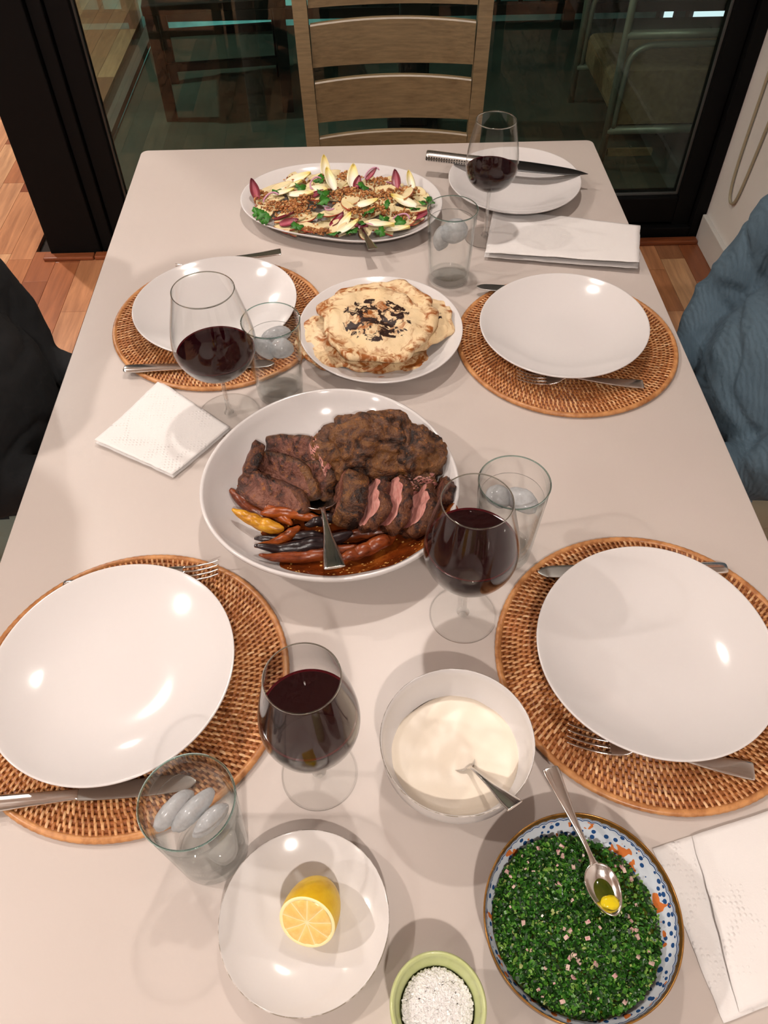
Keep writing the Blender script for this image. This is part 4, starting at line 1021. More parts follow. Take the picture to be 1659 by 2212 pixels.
# apple slices: thin crescents with a strip of skin
rings = []
def apple_slice():
    bm = bmesh.new(); n = 18; R = 0.027; T = 0.0021
    t = thing('apple_slice', 'thin pale apple slice in the salad', 'apple slice', group='apple slices in the salad')
    pts = [(R * math.cos(a), R * math.sin(a) * 0.92) for a in [PI * (-0.08 + 1.16 * i / n) for i in range(n + 1)]]
    pts = pts + [(-0.010, -0.003), (0.0, 0.0025), (0.010, -0.003)]
    V = [(x, y, 0.0015 * math.sin(x * 90)) for x, y in pts] + [(x, y, T + 0.0015 * math.sin(x * 90)) for x, y in pts]; k = len(pts)
    F = [tuple(range(k - 1, -1, -1)), tuple(range(k, 2 * k))] + [(i, (i + 1) % k, k + (i + 1) % k, k + i) for i in range(k)]
    obj('flesh', V, F, apple_f, t, False)
    V, F = [], []
    for i in range(n + 1):
        a = PI * (-0.08 + 1.16 * i / n); x, y = math.cos(a), math.sin(a) * 0.92; zz = 0.0015 * math.sin(R * x * 90)
        V += [(x * R * 1.002, y * R * 1.002, zz - 0.0001), (x * R * 1.03, y * R * 1.03, zz + T * 0.5), (x * R * 1.002, y * R * 1.002, zz + T + 0.0001)]
    for i in range(n):
        for j in range(2): F.append((i * 3 + j, i * 3 + j + 1, (i + 1) * 3 + j + 1, (i + 1) * 3 + j))
    obj('skin', V, F, apple_s, t)
    return t
APP = [(-0.15, 0.066), (-0.14, -0.011), (-0.147, -0.038), (-0.057, -0.079), (-0.068, -0.063), (-0.127, -0.091), (0.001, 0.038), (0.081, 0.011), (0.109, 0.009), (0.155, 0.007), (0.103, -0.061), (0.085, -0.097), (0.108, -0.072), (0.144, 0.019), (-0.024, -0.049), (0.118, -0.112), (0.014, -0.118), (-0.034, -0.112), (0.150, -0.085), (0.062, -0.118), (-0.03, 0.05), (0.05, 0.06), (-0.09, 0.05), (0.03, -0.03), (-0.10, -0.01), (0.12, 0.04), (-0.12, 0.03), (-0.16, 0.02), (-0.06, 0.08), (0.0, 0.07), (0.09, 0.05), (0.06, -0.01), (-0.02, -0.09), (-0.09, -0.09), (0.05, -0.08), (0.14, -0.03), (-0.12, -0.05), (0.0, -0.02), (-0.05, 0.01), (0.10, -0.03)] + [(random.Random(k).uniform(-.15, .15), random.Random(k + 99).uniform(-.1, .09)) for k in range(22)]
pr = apple_slice()
for i, (x, y) in enumerate(APP):
    t = pr if i == 0 else copy_tree(pr)
    x, y = inside(x, y, 0.72); put(t, x, y, 0.0025 + 0.002 * (i % 3) - (0.004 if i >= 40 else 0), rsd.random() * 6.28, rsd.uniform(-.2, .2), rsd.uniform(-.2, .2), rsd.uniform(1.0, 1.3))
END = [(-0.037, 0.093, 1.7, 0.75), (-0.025, 0.033, 1.9, .35), (-0.098, 0.066, 0.2, .2), (-0.053, 0.018, -0.6, .15), (-0.092, 0.003, -0.3, .1), (-0.124, 0.019, 0.1, .1), (0.021, 0.048, 1.5, .3), (0.14, 0.048, 1.8, .5), (0.004, -0.103, 1.0, .2), (0.068, -0.111, -0.5, .1), (0.105, -0.125, -0.2, .1), (0.009, -0.125, 0.6, .15), (0.045, -0.045, 0.2, .1), (-0.108, 0.043, 0.3, .15), (0.13, -0.03, 2.6, .1)]
V, F = leaf_mesh(0.06, 0.0145, 0.006, 0.006); pe = obj('endive_leaf', V, F, endive_m)
for i, (x, y, rz, ty) in enumerate(END):
    put(share(pe, i == 0, ('upright' if ty > 0.4 else 'flat') + ' pale yellow endive leaf in the salad, %s from the left' % rank(END, i), 'endive leaf', 'endive leaves in the salad'), x * .95 - 0.02 * math.cos(rz), y * .95 - 0.02 * math.sin(rz), 0.007 + 0.002 * (i % 3), rz, rsd.uniform(-.3, .3), -ty, rsd.uniform(0.7, 0.95))
RADL = [(-0.178, 0.024, 1.9, 0.8), (-0.12, -0.069, 0.2, .1), (-0.013, -0.09, 0.9, .1), (0.062, 0.071, 0.6, .45), (0.111, 0.043, 1.6, .5), (-0.058, -0.005, 0.4, .1), (0.149, -0.08, 0.4, .1), (0.036, -0.112, -0.6, .1), (0.03, 0.027, 1.3, .3), (-0.108, -0.088, 0.1, .1)]
V, F = leaf_mesh(0.046, 0.0125, 0.004, 0.006); pq = obj('radicchio_leaf', V, F, rad_m)
for i, (x, y, rz, ty) in enumerate(RADL):
    put(share(pq, i == 0, ('upright' if ty > 0.4 else 'flat') + ' dark red radicchio leaf in the salad, %s from the left' % rank(RADL, i), 'radicchio leaf', 'radicchio leaves in the salad'), x * .97 - 0.015 * math.cos(rz), y * .97 - 0.015 * math.sin(rz), 0.009, rz, rsd.uniform(-.5, .5), -ty, rsd.uniform(0.65, 0.95))
# parsley: three-lobed leaf
PAR = [(-0.085, 0.029), (-0.048, 0.056), (-0.038, -0.007), (-0.038, -0.035), (-0.045, -0.077), (-0.09, -0.105), (0.036, -0.105), (0.084, -0.052), (0.142, -0.049), (0.16, -0.029), (0.174, -0.022), (0.109, -0.102), (0.08, -0.091), (-0.015, -0.135), (-0.169, -0.055), (-0.16, -0.066), (-0.135, 0.028), (0.049, -0.074), (0.072, -0.135), (0.04, 0.017), (0.015, -0.125), (-0.150, -0.085)]
V, F = [(0, 0, 0.001)], []; nn = 36
for j in range(nn):
    a = 2 * PI * j / nn; r = 0.0125 * (0.52 + 0.42 * abs(math.cos(1.5 * a)) ** 0.8 + 0.10 * math.cos(9 * a)); V.append((r * math.cos(a), r * math.sin(a), 0.0022 * math.sin(3 * a + 1) - 0.0008))
for j in range(nn): F.append((0, 1 + j, 1 + (j + 1) % nn))
k0 = len(V); V += [(x, y, z - 0.0005) for x, y, z in V]; F += [(f[0] + k0, f[2] + k0, f[1] + k0) for f in F[:nn]]; F += [(1 + j, k0 + 1 + j, k0 + 1 + (j + 1) % nn, 1 + (j + 1) % nn) for j in range(nn)]
pp_ = obj('parsley_leaf', V, F, pars_m)
for i, (x, y) in enumerate(PAR):
    put(share(pp_, i == 0, 'green parsley leaf scattered on the salad', 'parsley leaf', 'parsley leaves on the salad'), x * .97, y * .97, 0.0145 + 0.001 * (i % 4), rsd.random() * 6.28, rsd.uniform(-.5, .5), rsd.uniform(-.5, .5), rsd.uniform(0.8, 1.25))
GRAN = [(-0.108, -0.029), (-0.075, -0.014), (0.007, 0.084), (0.021, 0.003), (0.049, -0.01), (0.079, 0.057), (0.133, 0.025), (0.125, -0.068), (-0.066, -0.118), (-0.101, 0.078), (-0.037, 0.069), (0.026, -0.068), (-0.091, -0.051), (0.092, 0.005), (-0.139, -0.022), (0.112, 0.009), (0.07, -0.06), (-0.039, -0.125), (-0.165, 0.023), (-0.008, -0.007)]
V, F, MI = [], [], []
ico = bmesh.new(); bmesh.ops.create_icosphere(ico, subdivisions=1, radius=1.0); icv = [v.co.copy() for v in ico.verts]; ico.verts.ensure_lookup_table(); icf = [tuple(v.index for v in f.verts) for f in ico.faces]; ico.free()
for (gx, gy) in GRAN:
    for i in range(105):
        x, y = inside(gx * .96 + rsd.gauss(0, 0.0145), gy * .95 + rsd.gauss(0, 0.012), 0.86); d = math.hypot(x - gx, y - gy)
        z = salz(x, y) + 0.010 + max(0, 0.012 - d * 0.6) * rsd.random() - (0.004 if d > 0.02 else 0)
        s = rsd.uniform(0.0014, 0.0028); rot = Matrix.Rotation(rsd.random() * 6, 3, (rsd.random() - .5, rsd.random() - .5, rsd.random())); b = len(V)
        for q in icv: p = rot @ Vector((q.x * s * 1.3, q.y * s, q.z * s * 0.8)) * rsd.uniform(0.85, 1.15); V.append((SALADC[0] + x + p.x, SALADC[1] + y + p.y, z + p.z))
        F += [tuple(b + k for k in f) for f in icf]; MI += [rsd.choices((0, 1, 2, 3), (4, 4, 2, 2))[0]] * len(icf)
tag(obj('grain_crumble', V, F, gran_m, None, False, MI), 'toasted brown grain crumble scattered over the salad', 'crumble', kind='stuff')
ONI = ([(0.06, 0.085, 0.3), (-0.02, -0.055, 1.9), (0.045, -0.112, 0.5), (0.11, -0.085, -0.3), (-0.14, 0.0, 0.4), (-0.05, 0.035, 1.0), (0.10, 0.03, -0.5)])
for i, (x, y, rz) in enumerate(ONI):
    if i == 0:
        pth = [(0.016 * math.cos(a), 0.013 * math.sin(a), 0.002 * math.sin(2 * a)) for a in [PI * k / 12 for k in range(13)]]
        V, F = tube(pth, [0.0009] + [0.0017] * 11 + [0.0009], 6); po = obj('onion_sliver', V, F, onion_m)
    put(share(po, i == 0, 'curved pink onion sliver in the salad, %s from the left' % rank(ONI, i), 'onion', 'onion slivers in the salad'), x, y, 0.014, rz, rsd.uniform(-.5, .5), rsd.uniform(-.5, .5))

# ---- roast meat
def crust_mat(name, c1, c2, c3, sc=1.0):
    m, nt, out = new_mat(name); v = coords(nt)
    a = nse(nt, v, 34 * sc, 6, 0.7, 0.8); b = nse(nt, v, 150 * sc, 4, 0.7)
    c = ramp(nt, a, [(0.40, c3), (0.485, c1), (0.57, c2), (0.66, c1)])
    c = mix(nt, ramp(nt, b, [(0.58, (0, 0, 0)), (0.72, (1, 1, 1))]), c, S(164, 102, 40))
    h = mth(nt, 'ADD', a, mth(nt, 'MULTIPLY', b, 0.6))
    bsdf(nt, out, c, ramp(nt, b, [(0.3, (0.3, 0.3, 0.3)), (0.7, (0.6, 0.6, 0.6))]), 0, 0.5, normal=bump(nt, h, 0.9, 0.006)); return m
crust = crust_mat('browned roast crust', S(92, 56, 34), S(124, 82, 42), S(36, 20, 13))
crust2 = crust_mat('dark roast slice crust', S(82, 44, 30), S(110, 66, 38), S(28, 15, 11), 1.3)
def cut_mat():
    m, nt, out = new_mat('pink roast cut face'); v = coords(nt, 'Object', (30, 30, 160))
    a = nse(nt, v, 1.6, 5, 0.65, 0.5); b = nse(nt, coords(nt), 30, 3)
    c = ramp(nt, a, [(0.25, S(168, 96, 88)), (0.5, S(206, 144, 134)), (0.75, S(224, 180, 166))])
    c = mix(nt, ramp(nt, b, [(0.5, (0, 0, 0)), (0.75, (0.7, 0.7, 0.7))]), c, S(178, 88, 84))
    bsdf(nt, out, c, 0.32, 0, 0.5, sss=0.1, normal=bump(nt, a, 0.4, 0.002)); return m
cutm = cut_mat()
PZ = TZ + 0.0075
t = thing('roast', 'large uncarved piece of roast meat with browned crust', 'meat', (-0.018, 0.745, PZ), 0.05)
o = lump('crust', (0.080, 0.054, 0.056), crust, t, 6, 0.15, 1.6, 2, 5, flatz=-0.042, ridge=0.13); o.location = (0.002, 0.004, 0.043)
o = lump('lobe', (0.044, 0.042, 0.048), crust, t, 5, 0.16, 1.7, 6, 5, flatz=-0.036, ridge=0.13); o.location = (0.060, -0.010, 0.038)
o = lump('rolled_end', (0.030, 0.024, 0.026), [crust, cutm], t, 5, 0.20, 2.4, 9, 6, flatz=-0.02, ridge=0.12, mi_fn=lambda p: 1 if p.normal.y < -0.55 and p.normal.z < 0.55 else 0); o.location = (0.062, -0.040, 0.024)
o = lump('cut_side', (0.016, 0.040, 0.034), [cutm, crust], t, 5, 0.22, 2.4, 11, 5, flatz=-0.03, mi_fn=lambda p: 1 if p.normal.z > 0.75 else 0); o.location = (-0.062, 0.002, 0.031); o.rotation_euler = (0, -0.2, 0.15)
def slab(name, label, loc, dims, rz, tilt, seed, mats, roll=0.0):
    """carved slice: irregular outline in local XZ, thickness along local Y; faces pink, skin browned"""
    a, h, th_ = dims; rb = random.Random(seed); ph = [rb.random() * 6.28 for _ in range(4)]; seg = 56; rings = []
    for (yy, k) in ((-1, 0.002), (-1, 0.3), (-1, 0.6), (-1.0, 0.86), (-0.8, 0.97), (-0.3, 1.03), (0.3, 1.03), (0.8, 0.97), (1.0, 0.86), (1, 0.6), (1, 0.3), (1, 0.002)):
        ring = []
        for j in range(seg):
            q = 2 * PI * j / seg; r = 1 + 0.10 * math.sin(2 * q + ph[0]) + 0.07 * math.sin(3 * q + ph[1]) + 0.05 * math.sin(5 * q + ph[2]) + 0.03 * math.sin(9 * q + ph[3])
            x, z = a * k * r * math.cos(q), h * k * r * math.sin(q)
            nz = noise.fractal(Vector((x * 45 + seed, yy * 2, z * 45)), 1.0, 2.0, 4)
            if z < -h * 0.72: z = -h * 0.72 + (z + h * 0.72) * 0.15
            ring.append((x + 0.0035 * nz, th_ / 2 * yy + 0.0038 * noise.noise(Vector((x * 70, seed, z * 70))) + 0.18 * th_ * math.sin(x * 60), z + 0.0035 * nz))
        rings.append(ring)
    V, F = loft(rings, False); mi = [1 if (i // seg) in (0, 1, 2, 8, 9, 10) else 0 for i in range(len(F))]
    o = obj(name, V, F, mats, None, True, mi); o.location = loc; o.rotation_euler = (tilt, roll, rz)
    return tag(o, label, 'meat slice', 'carved slices around the roast')
CM = [crust2, cutm]; DK = [crust2, crust_mat('grey brown cooked cut face', S(112, 66, 52), S(138, 90, 72), S(62, 34, 26))]
slab('meat_slice', 'upright brown slice at the platter end nearest the napkin', (-0.178, 0.735, PZ + 0.036), (0.024, 0.032, 0.018), 1.2, 0.35, 1, DK)
slab('meat_slice', 'long crusted slice behind the carrots, nearest the roast', (-0.118, 0.754, PZ + 0.032), (0.050, 0.030, 0.017), -0.55, -0.75, 2, [crust, DK[1]])
slab('meat_slice', 'long brown slice leaning in the middle of the carved row', (-0.136, 0.722, PZ + 0.029), (0.052, 0.029, 0.017), -0.60, -0.70, 3, [crust, DK[1]])
slab('meat_slice', 'dark brown slice lying right behind the carrots', (-0.150, 0.688, PZ + 0.026), (0.048, 0.027, 0.018), -0.50, -0.85, 4, DK)
slab('meat_slice', 'small crumbly slice beside the serving spoon', (-0.088, 0.712, PZ + 0.028), (0.028, 0.026, 0.020), -0.9, -0.5, 5, [crust, DK[1]])
slab('meat_slice', 'brown chunk in front of the roast beside the serving spoon', (-0.047, 0.672, PZ + 0.029), (0.036, 0.034, 0.034), 1.25, 0.35, 6, [crust, DK[1]])
slab('meat_slice', 'pink slice standing first in the row before the roast', (-0.016, 0.662, PZ + 0.030), (0.038, 0.036, 0.017), 1.35, 0.62, 7, CM)
slab('meat_slice', 'pink slice standing second in the row before the roast', (0.012, 0.660, PZ + 0.030), (0.039, 0.036, 0.018), 1.40, 0.66, 8, CM)
slab('meat_slice', 'pale pink slice standing last in the row by the wine glass', (0.045, 0.650, PZ + 0.028), (0.042, 0.032, 0.019), 1.15, 0.66, 9, [crust2, cutm])
slab('meat_slice', 'brown crusted end piece at the platter wall by the wine glass', (0.076, 0.672, PZ + 0.034), (0.030, 0.024, 0.018), 1.1, 0.4, 10, [crust2, DK[1]])
for i, (x, y, z, s) in enumerate([(0.055, 0.790, 0.060, 0.009), (0.066, 0.778, 0.062, 0.011)]):
    o = lump('meat_crumb', (s, s * 0.8, s * 0.7), crust2, None, 3, 0.35, 2.5, 20 + i); o.location = (x, y, PZ + 0.030); tag(o, 'dark crisp bit behind the roast, ' + ('the smaller one' if i == 0 else 'the larger one'), 'meat bit')
# sauce film on the platter floor
def pfloor(x, y):
    f = math.hypot(x - PLC[0], y - PLC[1]) / outline(PLF, math.atan2(y - PLC[1], x - PLC[0]))
    return TZ + float(np.interp(f, [p[0] for p in pl_top], [p[1] for p in pl_top]))
m, nt, out = new_mat('brown pan juices'); v = coords(nt)
a = nse(nt, v, 22, 5, 0.6, 0.5); b = N(nt, 'ShaderNodeTexVoronoi'); b.inputs['Scale'].default_value = 170; nt.links.new(v, b.inputs['Vector'])
c = ramp(nt, a, [(0.3, S(72, 28, 10)), (0.5, S(114, 50, 16)), (0.7, S(164, 92, 34))])
c = mix(nt, mth(nt, 'MULTIPLY', mth(nt, 'LESS_THAN', b.outputs['Distance'], 0.28), mth(nt, 'GREATER_THAN', nse(nt, v, 60, 2), 0.52)), c, S(226, 176, 100))
bsdf(nt, out, c, 0.14, 0, 0.5, normal=bump(nt, nse(nt, v, 160, 3), 0.4, 0.0015))
rings = []
for k in range(13):
    fr_ = max(1 - k / 12, 0.002); ring = []
    for j in range(80):
        q = 2 * PI * j / 80; wob = 1 + 0.06 * math.sin(3 * q + 1) + 0.05 * math.sin(5 * q) + 0.03 * math.sin(11 * q + 2)
        x = -0.040 + 0.122 * wob * fr_ * math.cos(q); y = 0.626 + 0.066 * wob * fr_ * math.sin(q)
        ring.append((x, y, pfloor(x, y) + (0.0004 if k == 0 else 0.0022)))
    rings.append(ring)
V, F = loft(rings, False); tag(obj('pan_juices', V, F, m), 'oily brown pan juices pooled under the carrots', 'sauce', kind='stuff')
# carrots
def carrot_mat(name, c1, c2, c3): 
    m, nt, out = new_mat(name); v = coords(nt, 'Object', (14, 60, 60)); a = nse(nt, v, 2.2, 5, 0.65)
    bsdf(nt, out, ramp(nt, a, [(0.3, c3), (0.5, c1), (0.7, c2)]), 0.28, 0, 0.5, normal=bump(nt, a, 0.4, 0.002)); return m
CO = carrot_mat('roasted orange carrot', S(146, 68, 22), S(176, 92, 32), S(62, 26, 12))
CB = carrot_mat('roasted brown carrot', S(108, 48, 22), S(132, 66, 28), S(44, 18, 10))
CY = carrot_mat('roasted yellow carrot', S(196, 134, 28), S(220, 168, 44), S(116, 62, 18))
CP = carrot_mat('roasted purple carrot', S(38, 26, 28), S(60, 44, 40), S(16, 10, 12))
CR = carrot_mat('roasted red carrot', S(126, 56, 24), S(150, 76, 32), S(54, 24, 12))
CARS = [((-0.207, 0.704), (-0.139, 0.647), 0.011, 0.000, CB, 'brown carrot lying at the platter wall, leftmost'), ((-0.197, 0.709), (-0.122, 0.646), 0.0105, 0.008, CO, 'orange carrot beside the leftmost one, touching the meat'),
        ((-0.199, 0.661), (-0.132, 0.635), 0.0115, 0.012, CY, 'bright yellow carrot on top of the pile'), ((-0.164, 0.663), (-0.079, 0.648), 0.010, 0.013, CO, 'orange carrot running under the meat slices'),
        ((-0.112, 0.643), (-0.165, 0.598), 0.0095, 0.008, CO, 'orange carrot slanting across the pile'), ((-0.170, 0.625), (-0.075, 0.630), 0.010, 0.002, CP, 'purple black carrot lying deepest in the pile'),
        ((-0.165, 0.597), (-0.043, 0.627), 0.0115, 0.010, CP, 'long purple black carrot across the front of the pile'), ((-0.158, 0.583), (-0.038, 0.608), 0.0115, 0.003, CR, 'long red carrot along the front edge of the pile'),
        ((-0.065, 0.582), (0.012, 0.621), 0.0120, 0.006, CR, 'thick red carrot beyond the spoon handle'), ((-0.079, 0.622), (0.006, 0.631), 0.0095, 0.004, CB, 'brown carrot between the spoon and the pink slices'),
        ((-0.105, 0.640), (-0.060, 0.655), 0.009, 0.015, CP, 'short black carrot next to the spoon neck')]
for i, (p, q, r, dz, mm, lab) in enumerate(CARS):
    rb = random.Random(i + 40); P0, P1 = Vector((*p, 0)), Vector((*q, 0)); pts = []; n = 9; side = (P1 - P0).cross(Vector((0, 0, 1))).normalized(); bend = rb.uniform(-.006, .006)
    flip = rb.random() < 0.5
    for k in range(n + 1):
        u = k / n; pt = P0.lerp(P1, u) + side * bend * math.sin(PI * u)
        pt.z = pfloor(pt.x, pt.y) + r * 0.72 + dz + 0.002 * rb.uniform(-1, 1); pts.append(pt)
    prof = [0.25, 0.75, 0.98, 1.0, 0.97, 0.92, 0.85, 0.74, 0.52, 0.15]
    if flip: prof = prof[::-1]
    rr = [r * 0.82 * k for k in prof]; L = smoothpath(pts, 3); R2 = list(np.interp(np.linspace(0, n, len(L)), range(n + 1), rr))
    V, F = tube([x - pts[0] for x in L], R2, 14); o = obj('carrot', V, F, mm); o.location = pts[0]
    for vv in o.data.vertices: vv.co += vv.co.normalized() * 0.0 + Vector((0, 0, 1)) * 0.0012 * noise.noise(vv.co * 120 + Vector((i, 0, 0)))
    tag(o, 'roasted ' + lab, 'carrot', 'roasted carrots on the meat platter')

# ================================================================== PEOPLE
def person(label, sx, y0, shirt, trousers, seed, lean=0.0):
    """seated figure beside the table; sx = +1 sits at +x facing -x"""
    J = {}; E_ = []
    def j(n, x, y, z, r, r2=None): J[n] = (Vector((sx * x, y0 + y, z)), r, r2 or r)
    j('pelvis', 0.825, 0, 0.565, 0.125, 0.105); j('belly', 0.700, 0, 0.695, 0.135, 0.125); j('chest', 0.700 + lean, 0, 0.90, 0.135, 0.115); j('upper', 0.715 + lean, 0, 1.02, 0.105, 0.09)
    j('neck', 0.715 + lean, 0, 1.13, 0.055); j('skull', 0.705 + lean, 0, 1.23, 0.075, 0.082); j('crown', 0.715 + lean, 0, 1.32, 0.07, 0.078); j('nose', 0.62 + lean, 0, 1.225, 0.016)
    E_ += [('pelvis', 'belly'), ('belly', 'chest'), ('chest', 'upper'), ('upper', 'neck'), ('neck', 'skull'), ('skull', 'crown'), ('skull', 'nose')]
    for s, nm in ((1, 'a'), (-1, 'b')):
        j('sh' + nm, 0.70 + lean, s * 0.155, 1.02, 0.078); j('el' + nm, 0.610 + lean, s * 0.195, 0.735, 0.066); j('fo' + nm, 0.555 + lean, s * 0.15, 0.668, 0.046); j('wr' + nm, 0.475, s * 0.095, 0.655, 0.030); j('pa' + nm, 0.43, s * 0.06, 0.652, 0.028, 0.018)
        E_ += [('upper', 'sh' + nm), ('sh' + nm, 'el' + nm), ('el' + nm, 'fo' + nm), ('fo' + nm, 'wr' + nm), ('wr' + nm, 'pa' + nm)]
        for k in range(5):
            fx = -0.026 + 0.013 * k - 0.176; ln = (0.045, 0.062, 0.07, 0.066, 0.052)[k]
            zz = 0.652; yb = s * 0.06
            if k == 0: j('t1' + nm, 0.414, yb + s * 0.018, zz + 0.01, 0.0095); j('t2' + nm, 0.402, yb - s * 0.012, zz + 0.006, 0.0085); E_ += [('pa' + nm, 't1' + nm), ('t1' + nm, 't2' + nm)]
            else:
                j('f%d1' % k + nm, 0.604 + fx, yb - s * 0.030, zz, 0.0088); j('f%d2' % k + nm, 0.604 + fx, yb - s * (0.030 + ln * 0.45), zz - 0.006, 0.0082); j('f%d3' % k + nm, 0.606 + fx, yb - s * (0.028 + ln * 0.78), zz - 0.022, 0.0072)
                E_ += [('pa' + nm, 'f%d1' % k + nm), ('f%d1' % k + nm, 'f%d2' % k + nm), ('f%d2' % k + nm, 'f%d3' % k + nm)]
        j('hip' + nm, 0.84, s * 0.09, 0.545, 0.092); j('kn' + nm, 0.46, s * 0.12, 0.555, 0.066); j('an' + nm, 0.50, s * 0.12, 0.11, 0.043); j('to' + nm, 0.36, s * 0.135, 0.042, 0.036)
        E_ += [('pelvis', 'hip' + nm), ('hip' + nm, 'kn' + nm), ('kn' + nm, 'an' + nm), ('an' + nm, 'to' + nm)]
    # limbs as tapered capsules, torso as broad ellipsoids, fused into one surface
    VV, FF = [], []
    def addm(v, f):
        b = len(VV); VV.extend(v); FF.extend(tuple(i + b for i in q) for q in f)
    def capsule(a, b, ra, rb_):
        ax = (b - a); L = ax.length; ax.normalize(); n_ = ax.orthogonal().normalized(); m_ = ax.cross(n_); rings = []
        for k in range(5):
            q = -PI / 2 + PI / 2 * k / 4.001; rings.append((a + ax * ra * math.sin(q), ra * max(math.cos(q), 0.02)))
        for k in range(1, 6):
            q = PI / 2 * k / 5; rings.append((b + ax * rb_ * math.sin(q), rb_ * max(math.cos(q), 0.02)))
        addm(*loft([[c_ + (n_ * math.cos(2 * PI * k / 14) + m_ * math.sin(2 * PI * k / 14)) * r for k in range(14)] for c_, r in rings]))
    def ellipsoid(c_, rx, ry, rz_):
        rings = []
        for k in range(11):
            q = -PI / 2 + PI * (k + 0.02) / 10.04
            rings.append([(c_[0] + rx * math.cos(q) * math.cos(u), c_[1] + ry * math.cos(q) * math.sin(u), c_[2] + rz_ * math.sin(q)) for u in [2 * PI * w_ / 20 for w_ in range(20)]])
        addm(*loft(rings))
    for a, b in E_: capsule(J[a][0], J[b][0], J[a][2] if J[a][1] > 0.1 else J[a][1], J[b][2] if J[b][1] > 0.1 else J[b][1])
    for n_, rx, ry, rz_ in (('pelvis', 0.125, 0.175, 0.115), ('belly', 0.165, 0.190, 0.20), ('chest', 0.125, 0.185, 0.17), ('upper', 0.10, 0.165, 0.10), ('skull', 0.088, 0.074, 0.105)):
        ellipsoid(J[n_][0], rx, ry, rz_)
    me = bpy.data.meshes.new('person'); me.from_pydata([tuple(p) for p in VV], [], FF)
    tmp = bpy.data.objects.new('person_tmp', me); C.objects.link(tmp)
    md = tmp.modifiers.new('fuse', 'REMESH'); md.mode = 'VOXEL'; md.voxel_size = 0.0065
    ss = tmp.modifiers.new('soft', 'SMOOTH'); ss.iterations = 14; ss.factor = 0.5
    dg = bpy.context.evaluated_depsgraph_get(); dg.update()
    em = bpy.data.meshes.new_from_object(tmp.evaluated_get(dg)); bpy.data.objects.remove(tmp)
    skin_names = lambda n: n in ('neck', 'skull', 'crown', 'nose') or n[:2] in ('pa', 't1', 't2') or (n[0] == 'f' and n[1].isdigit())
    segs = []
    for a, b in E_:
        cls = 0
        if skin_names(b): cls = 2
        elif b[:2] in ('hi', 'kn', 'an'): cls = 1
        elif b[:2] == 'to': cls = 3
        segs.append((J[a][0], J[b][0], cls, max(J[a][1], J[b][1])))
    A_ = np.array([q[0] for q in segs]); B_ = np.array([q[1] for q in segs]); CL = np.array([q[2] for q in segs]); RR = np.array([q[3] for q in segs]) ** 0.5
    def classes(pts):
        best = np.full(len(pts), 1e9); out_ = np.zeros(len(pts), int)
        for a, b, c_, r in zip(A_, B_, CL, RR):
            ab = b - a; t_ = np.clip(((pts - a) @ ab) / (ab @ ab), 0, 1); d = np.linalg.norm(pts - (a + t_[:, None] * ab), axis=1) / r
            k = d < best; best[k] = d[k]; out_[k] = c_
        tz = (pts[:, 2] > 0.9) & (np.abs(pts[:, 1] - y0) < 0.11)
        out_[tz & (pts[:, 2] < 1.092)] = 0; out_[tz & (pts[:, 2] >= 1.092)] = 2
        return out_
    cls_v = classes(np.array([v.co for v in em.vertices]))
    nrm = [v.normal.copy() for v in em.vertices]
    for v, n_, c_ in zip(em.vertices, nrm, cls_v):
        if c_ in (0, 1):
            q = Vector((v.co.x * 9, v.co.y * 9, v.co.z * 16)) + Vector((seed, 0, 0))
            w_ = noise.noise(q) + 0.5 * noise.noise(q * 2.3); rdg = 1 - abs(noise.noise(Vector((v.co.x * 7 + v.co.z * 12, v.co.y * 11, seed))))
            v.co += n_ * (0.004 * w_ + 0.016 * max(0, rdg - 0.80) - 0.010 * max(0, 1 - abs(noise.noise(q * 0.8 + Vector((5, 2, 1)))) * 5) * 0.6)
    skin = simple('skin tone %d' % seed, S(205, 150, 120), 0.5, sss=0.1); shoe = simple('dark shoe leather %d' % seed, (0.03, 0.025, 0.02), 0.4)
    em.materials.clear()
    for mm in (shirt, trousers, skin, shoe): em.materials.append(mm)
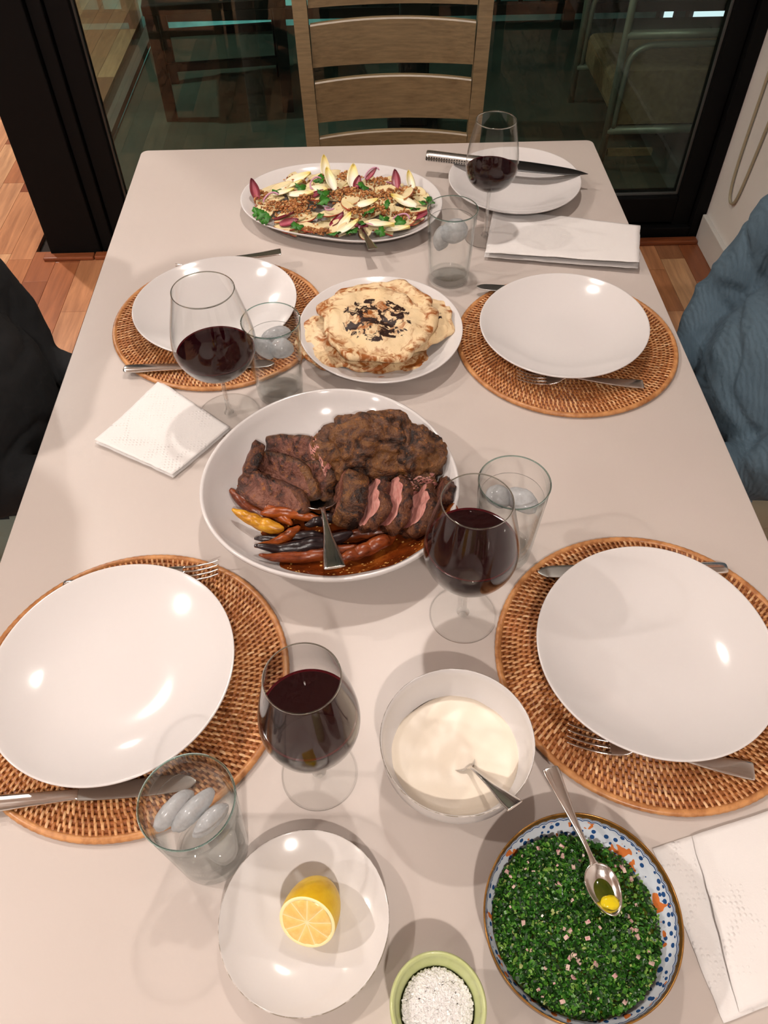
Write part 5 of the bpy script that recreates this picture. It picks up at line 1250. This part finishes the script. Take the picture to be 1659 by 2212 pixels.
    em.polygons.foreach_set('material_index', [int(k) for k in classes(np.array([p.center for p in em.polygons]))])
    em.polygons.foreach_set('use_smooth', [True] * len(em.polygons)); em.update()
    o = bpy.data.objects.new('person', em); C.objects.link(o); tag(o, label, 'person')
    hx = sx * (0.715 + lean)
    hair = lump('hair', (0.092, 0.088, 0.092), simple('dark brown hair %d' % seed, (0.03, 0.018, 0.01), 0.5), o, 4, 0.06, 4, seed); hair.location = (hx + sx * 0.028, y0, 1.312)
    for s in (-1, 1):
        e = lump('ear', (0.017, 0.008, 0.027), skin, o, 2, 0.05, 2, seed); e.location = (hx + sx * 0.005, y0 + s * 0.083, 1.225)
        e = lump('eye', (0.011, 0.013, 0.011), simple('eye %d %d' % (seed, s), (0.5, 0.48, 0.45), 0.2), o, 2, 0.0, 2, seed); e.location = (hx - sx * 0.072, y0 + s * 0.03, 1.25)
    e = lump('mouth', (0.006, 0.022, 0.006), simple('lips %d' % seed, S(160, 90, 80), 0.5), o, 2, 0.0, 2, seed); e.location = (hx - sx * 0.078, y0, 1.185)
    return o
m, nt, out = new_mat('blue grey crinkled shirt'); v = coords(nt)
wv = N(nt, 'ShaderNodeTexWave'); wv.inputs['Scale'].default_value = 60; wv.inputs['Distortion'].default_value = 3; wv.inputs['Detail'].default_value = 2; nt.links.new(v, wv.inputs['Vector'])
c = mix(nt, nse(nt, v, 8, 4), S(66, 84, 98), S(92, 112, 124))
bsdf(nt, out, c, 0.85, 0, 0.2, normal=bump(nt, mth(nt, 'ADD', wv.outputs['Fac'], nse(nt, v, 120, 3)), 0.35, 0.002))
blue_shirt = m
person('person in a blue-grey shirt seated beside the white wall, hands in lap', 1, 0.96, blue_shirt, simple('beige trousers', S(132, 124, 104), 0.9, bmp=(200, 0.2, 0.001)), 3, 0.02)
person('person in a black top seated across from the one in blue', -1, 0.965, simple('black knit top', (0.006, 0.007, 0.008), 0.9, bmp=(200, 0.3, 0.001)), simple('grey green jeans', S(112, 122, 112), 0.9, bmp=(250, 0.3, 0.001)), 9, 0.045)
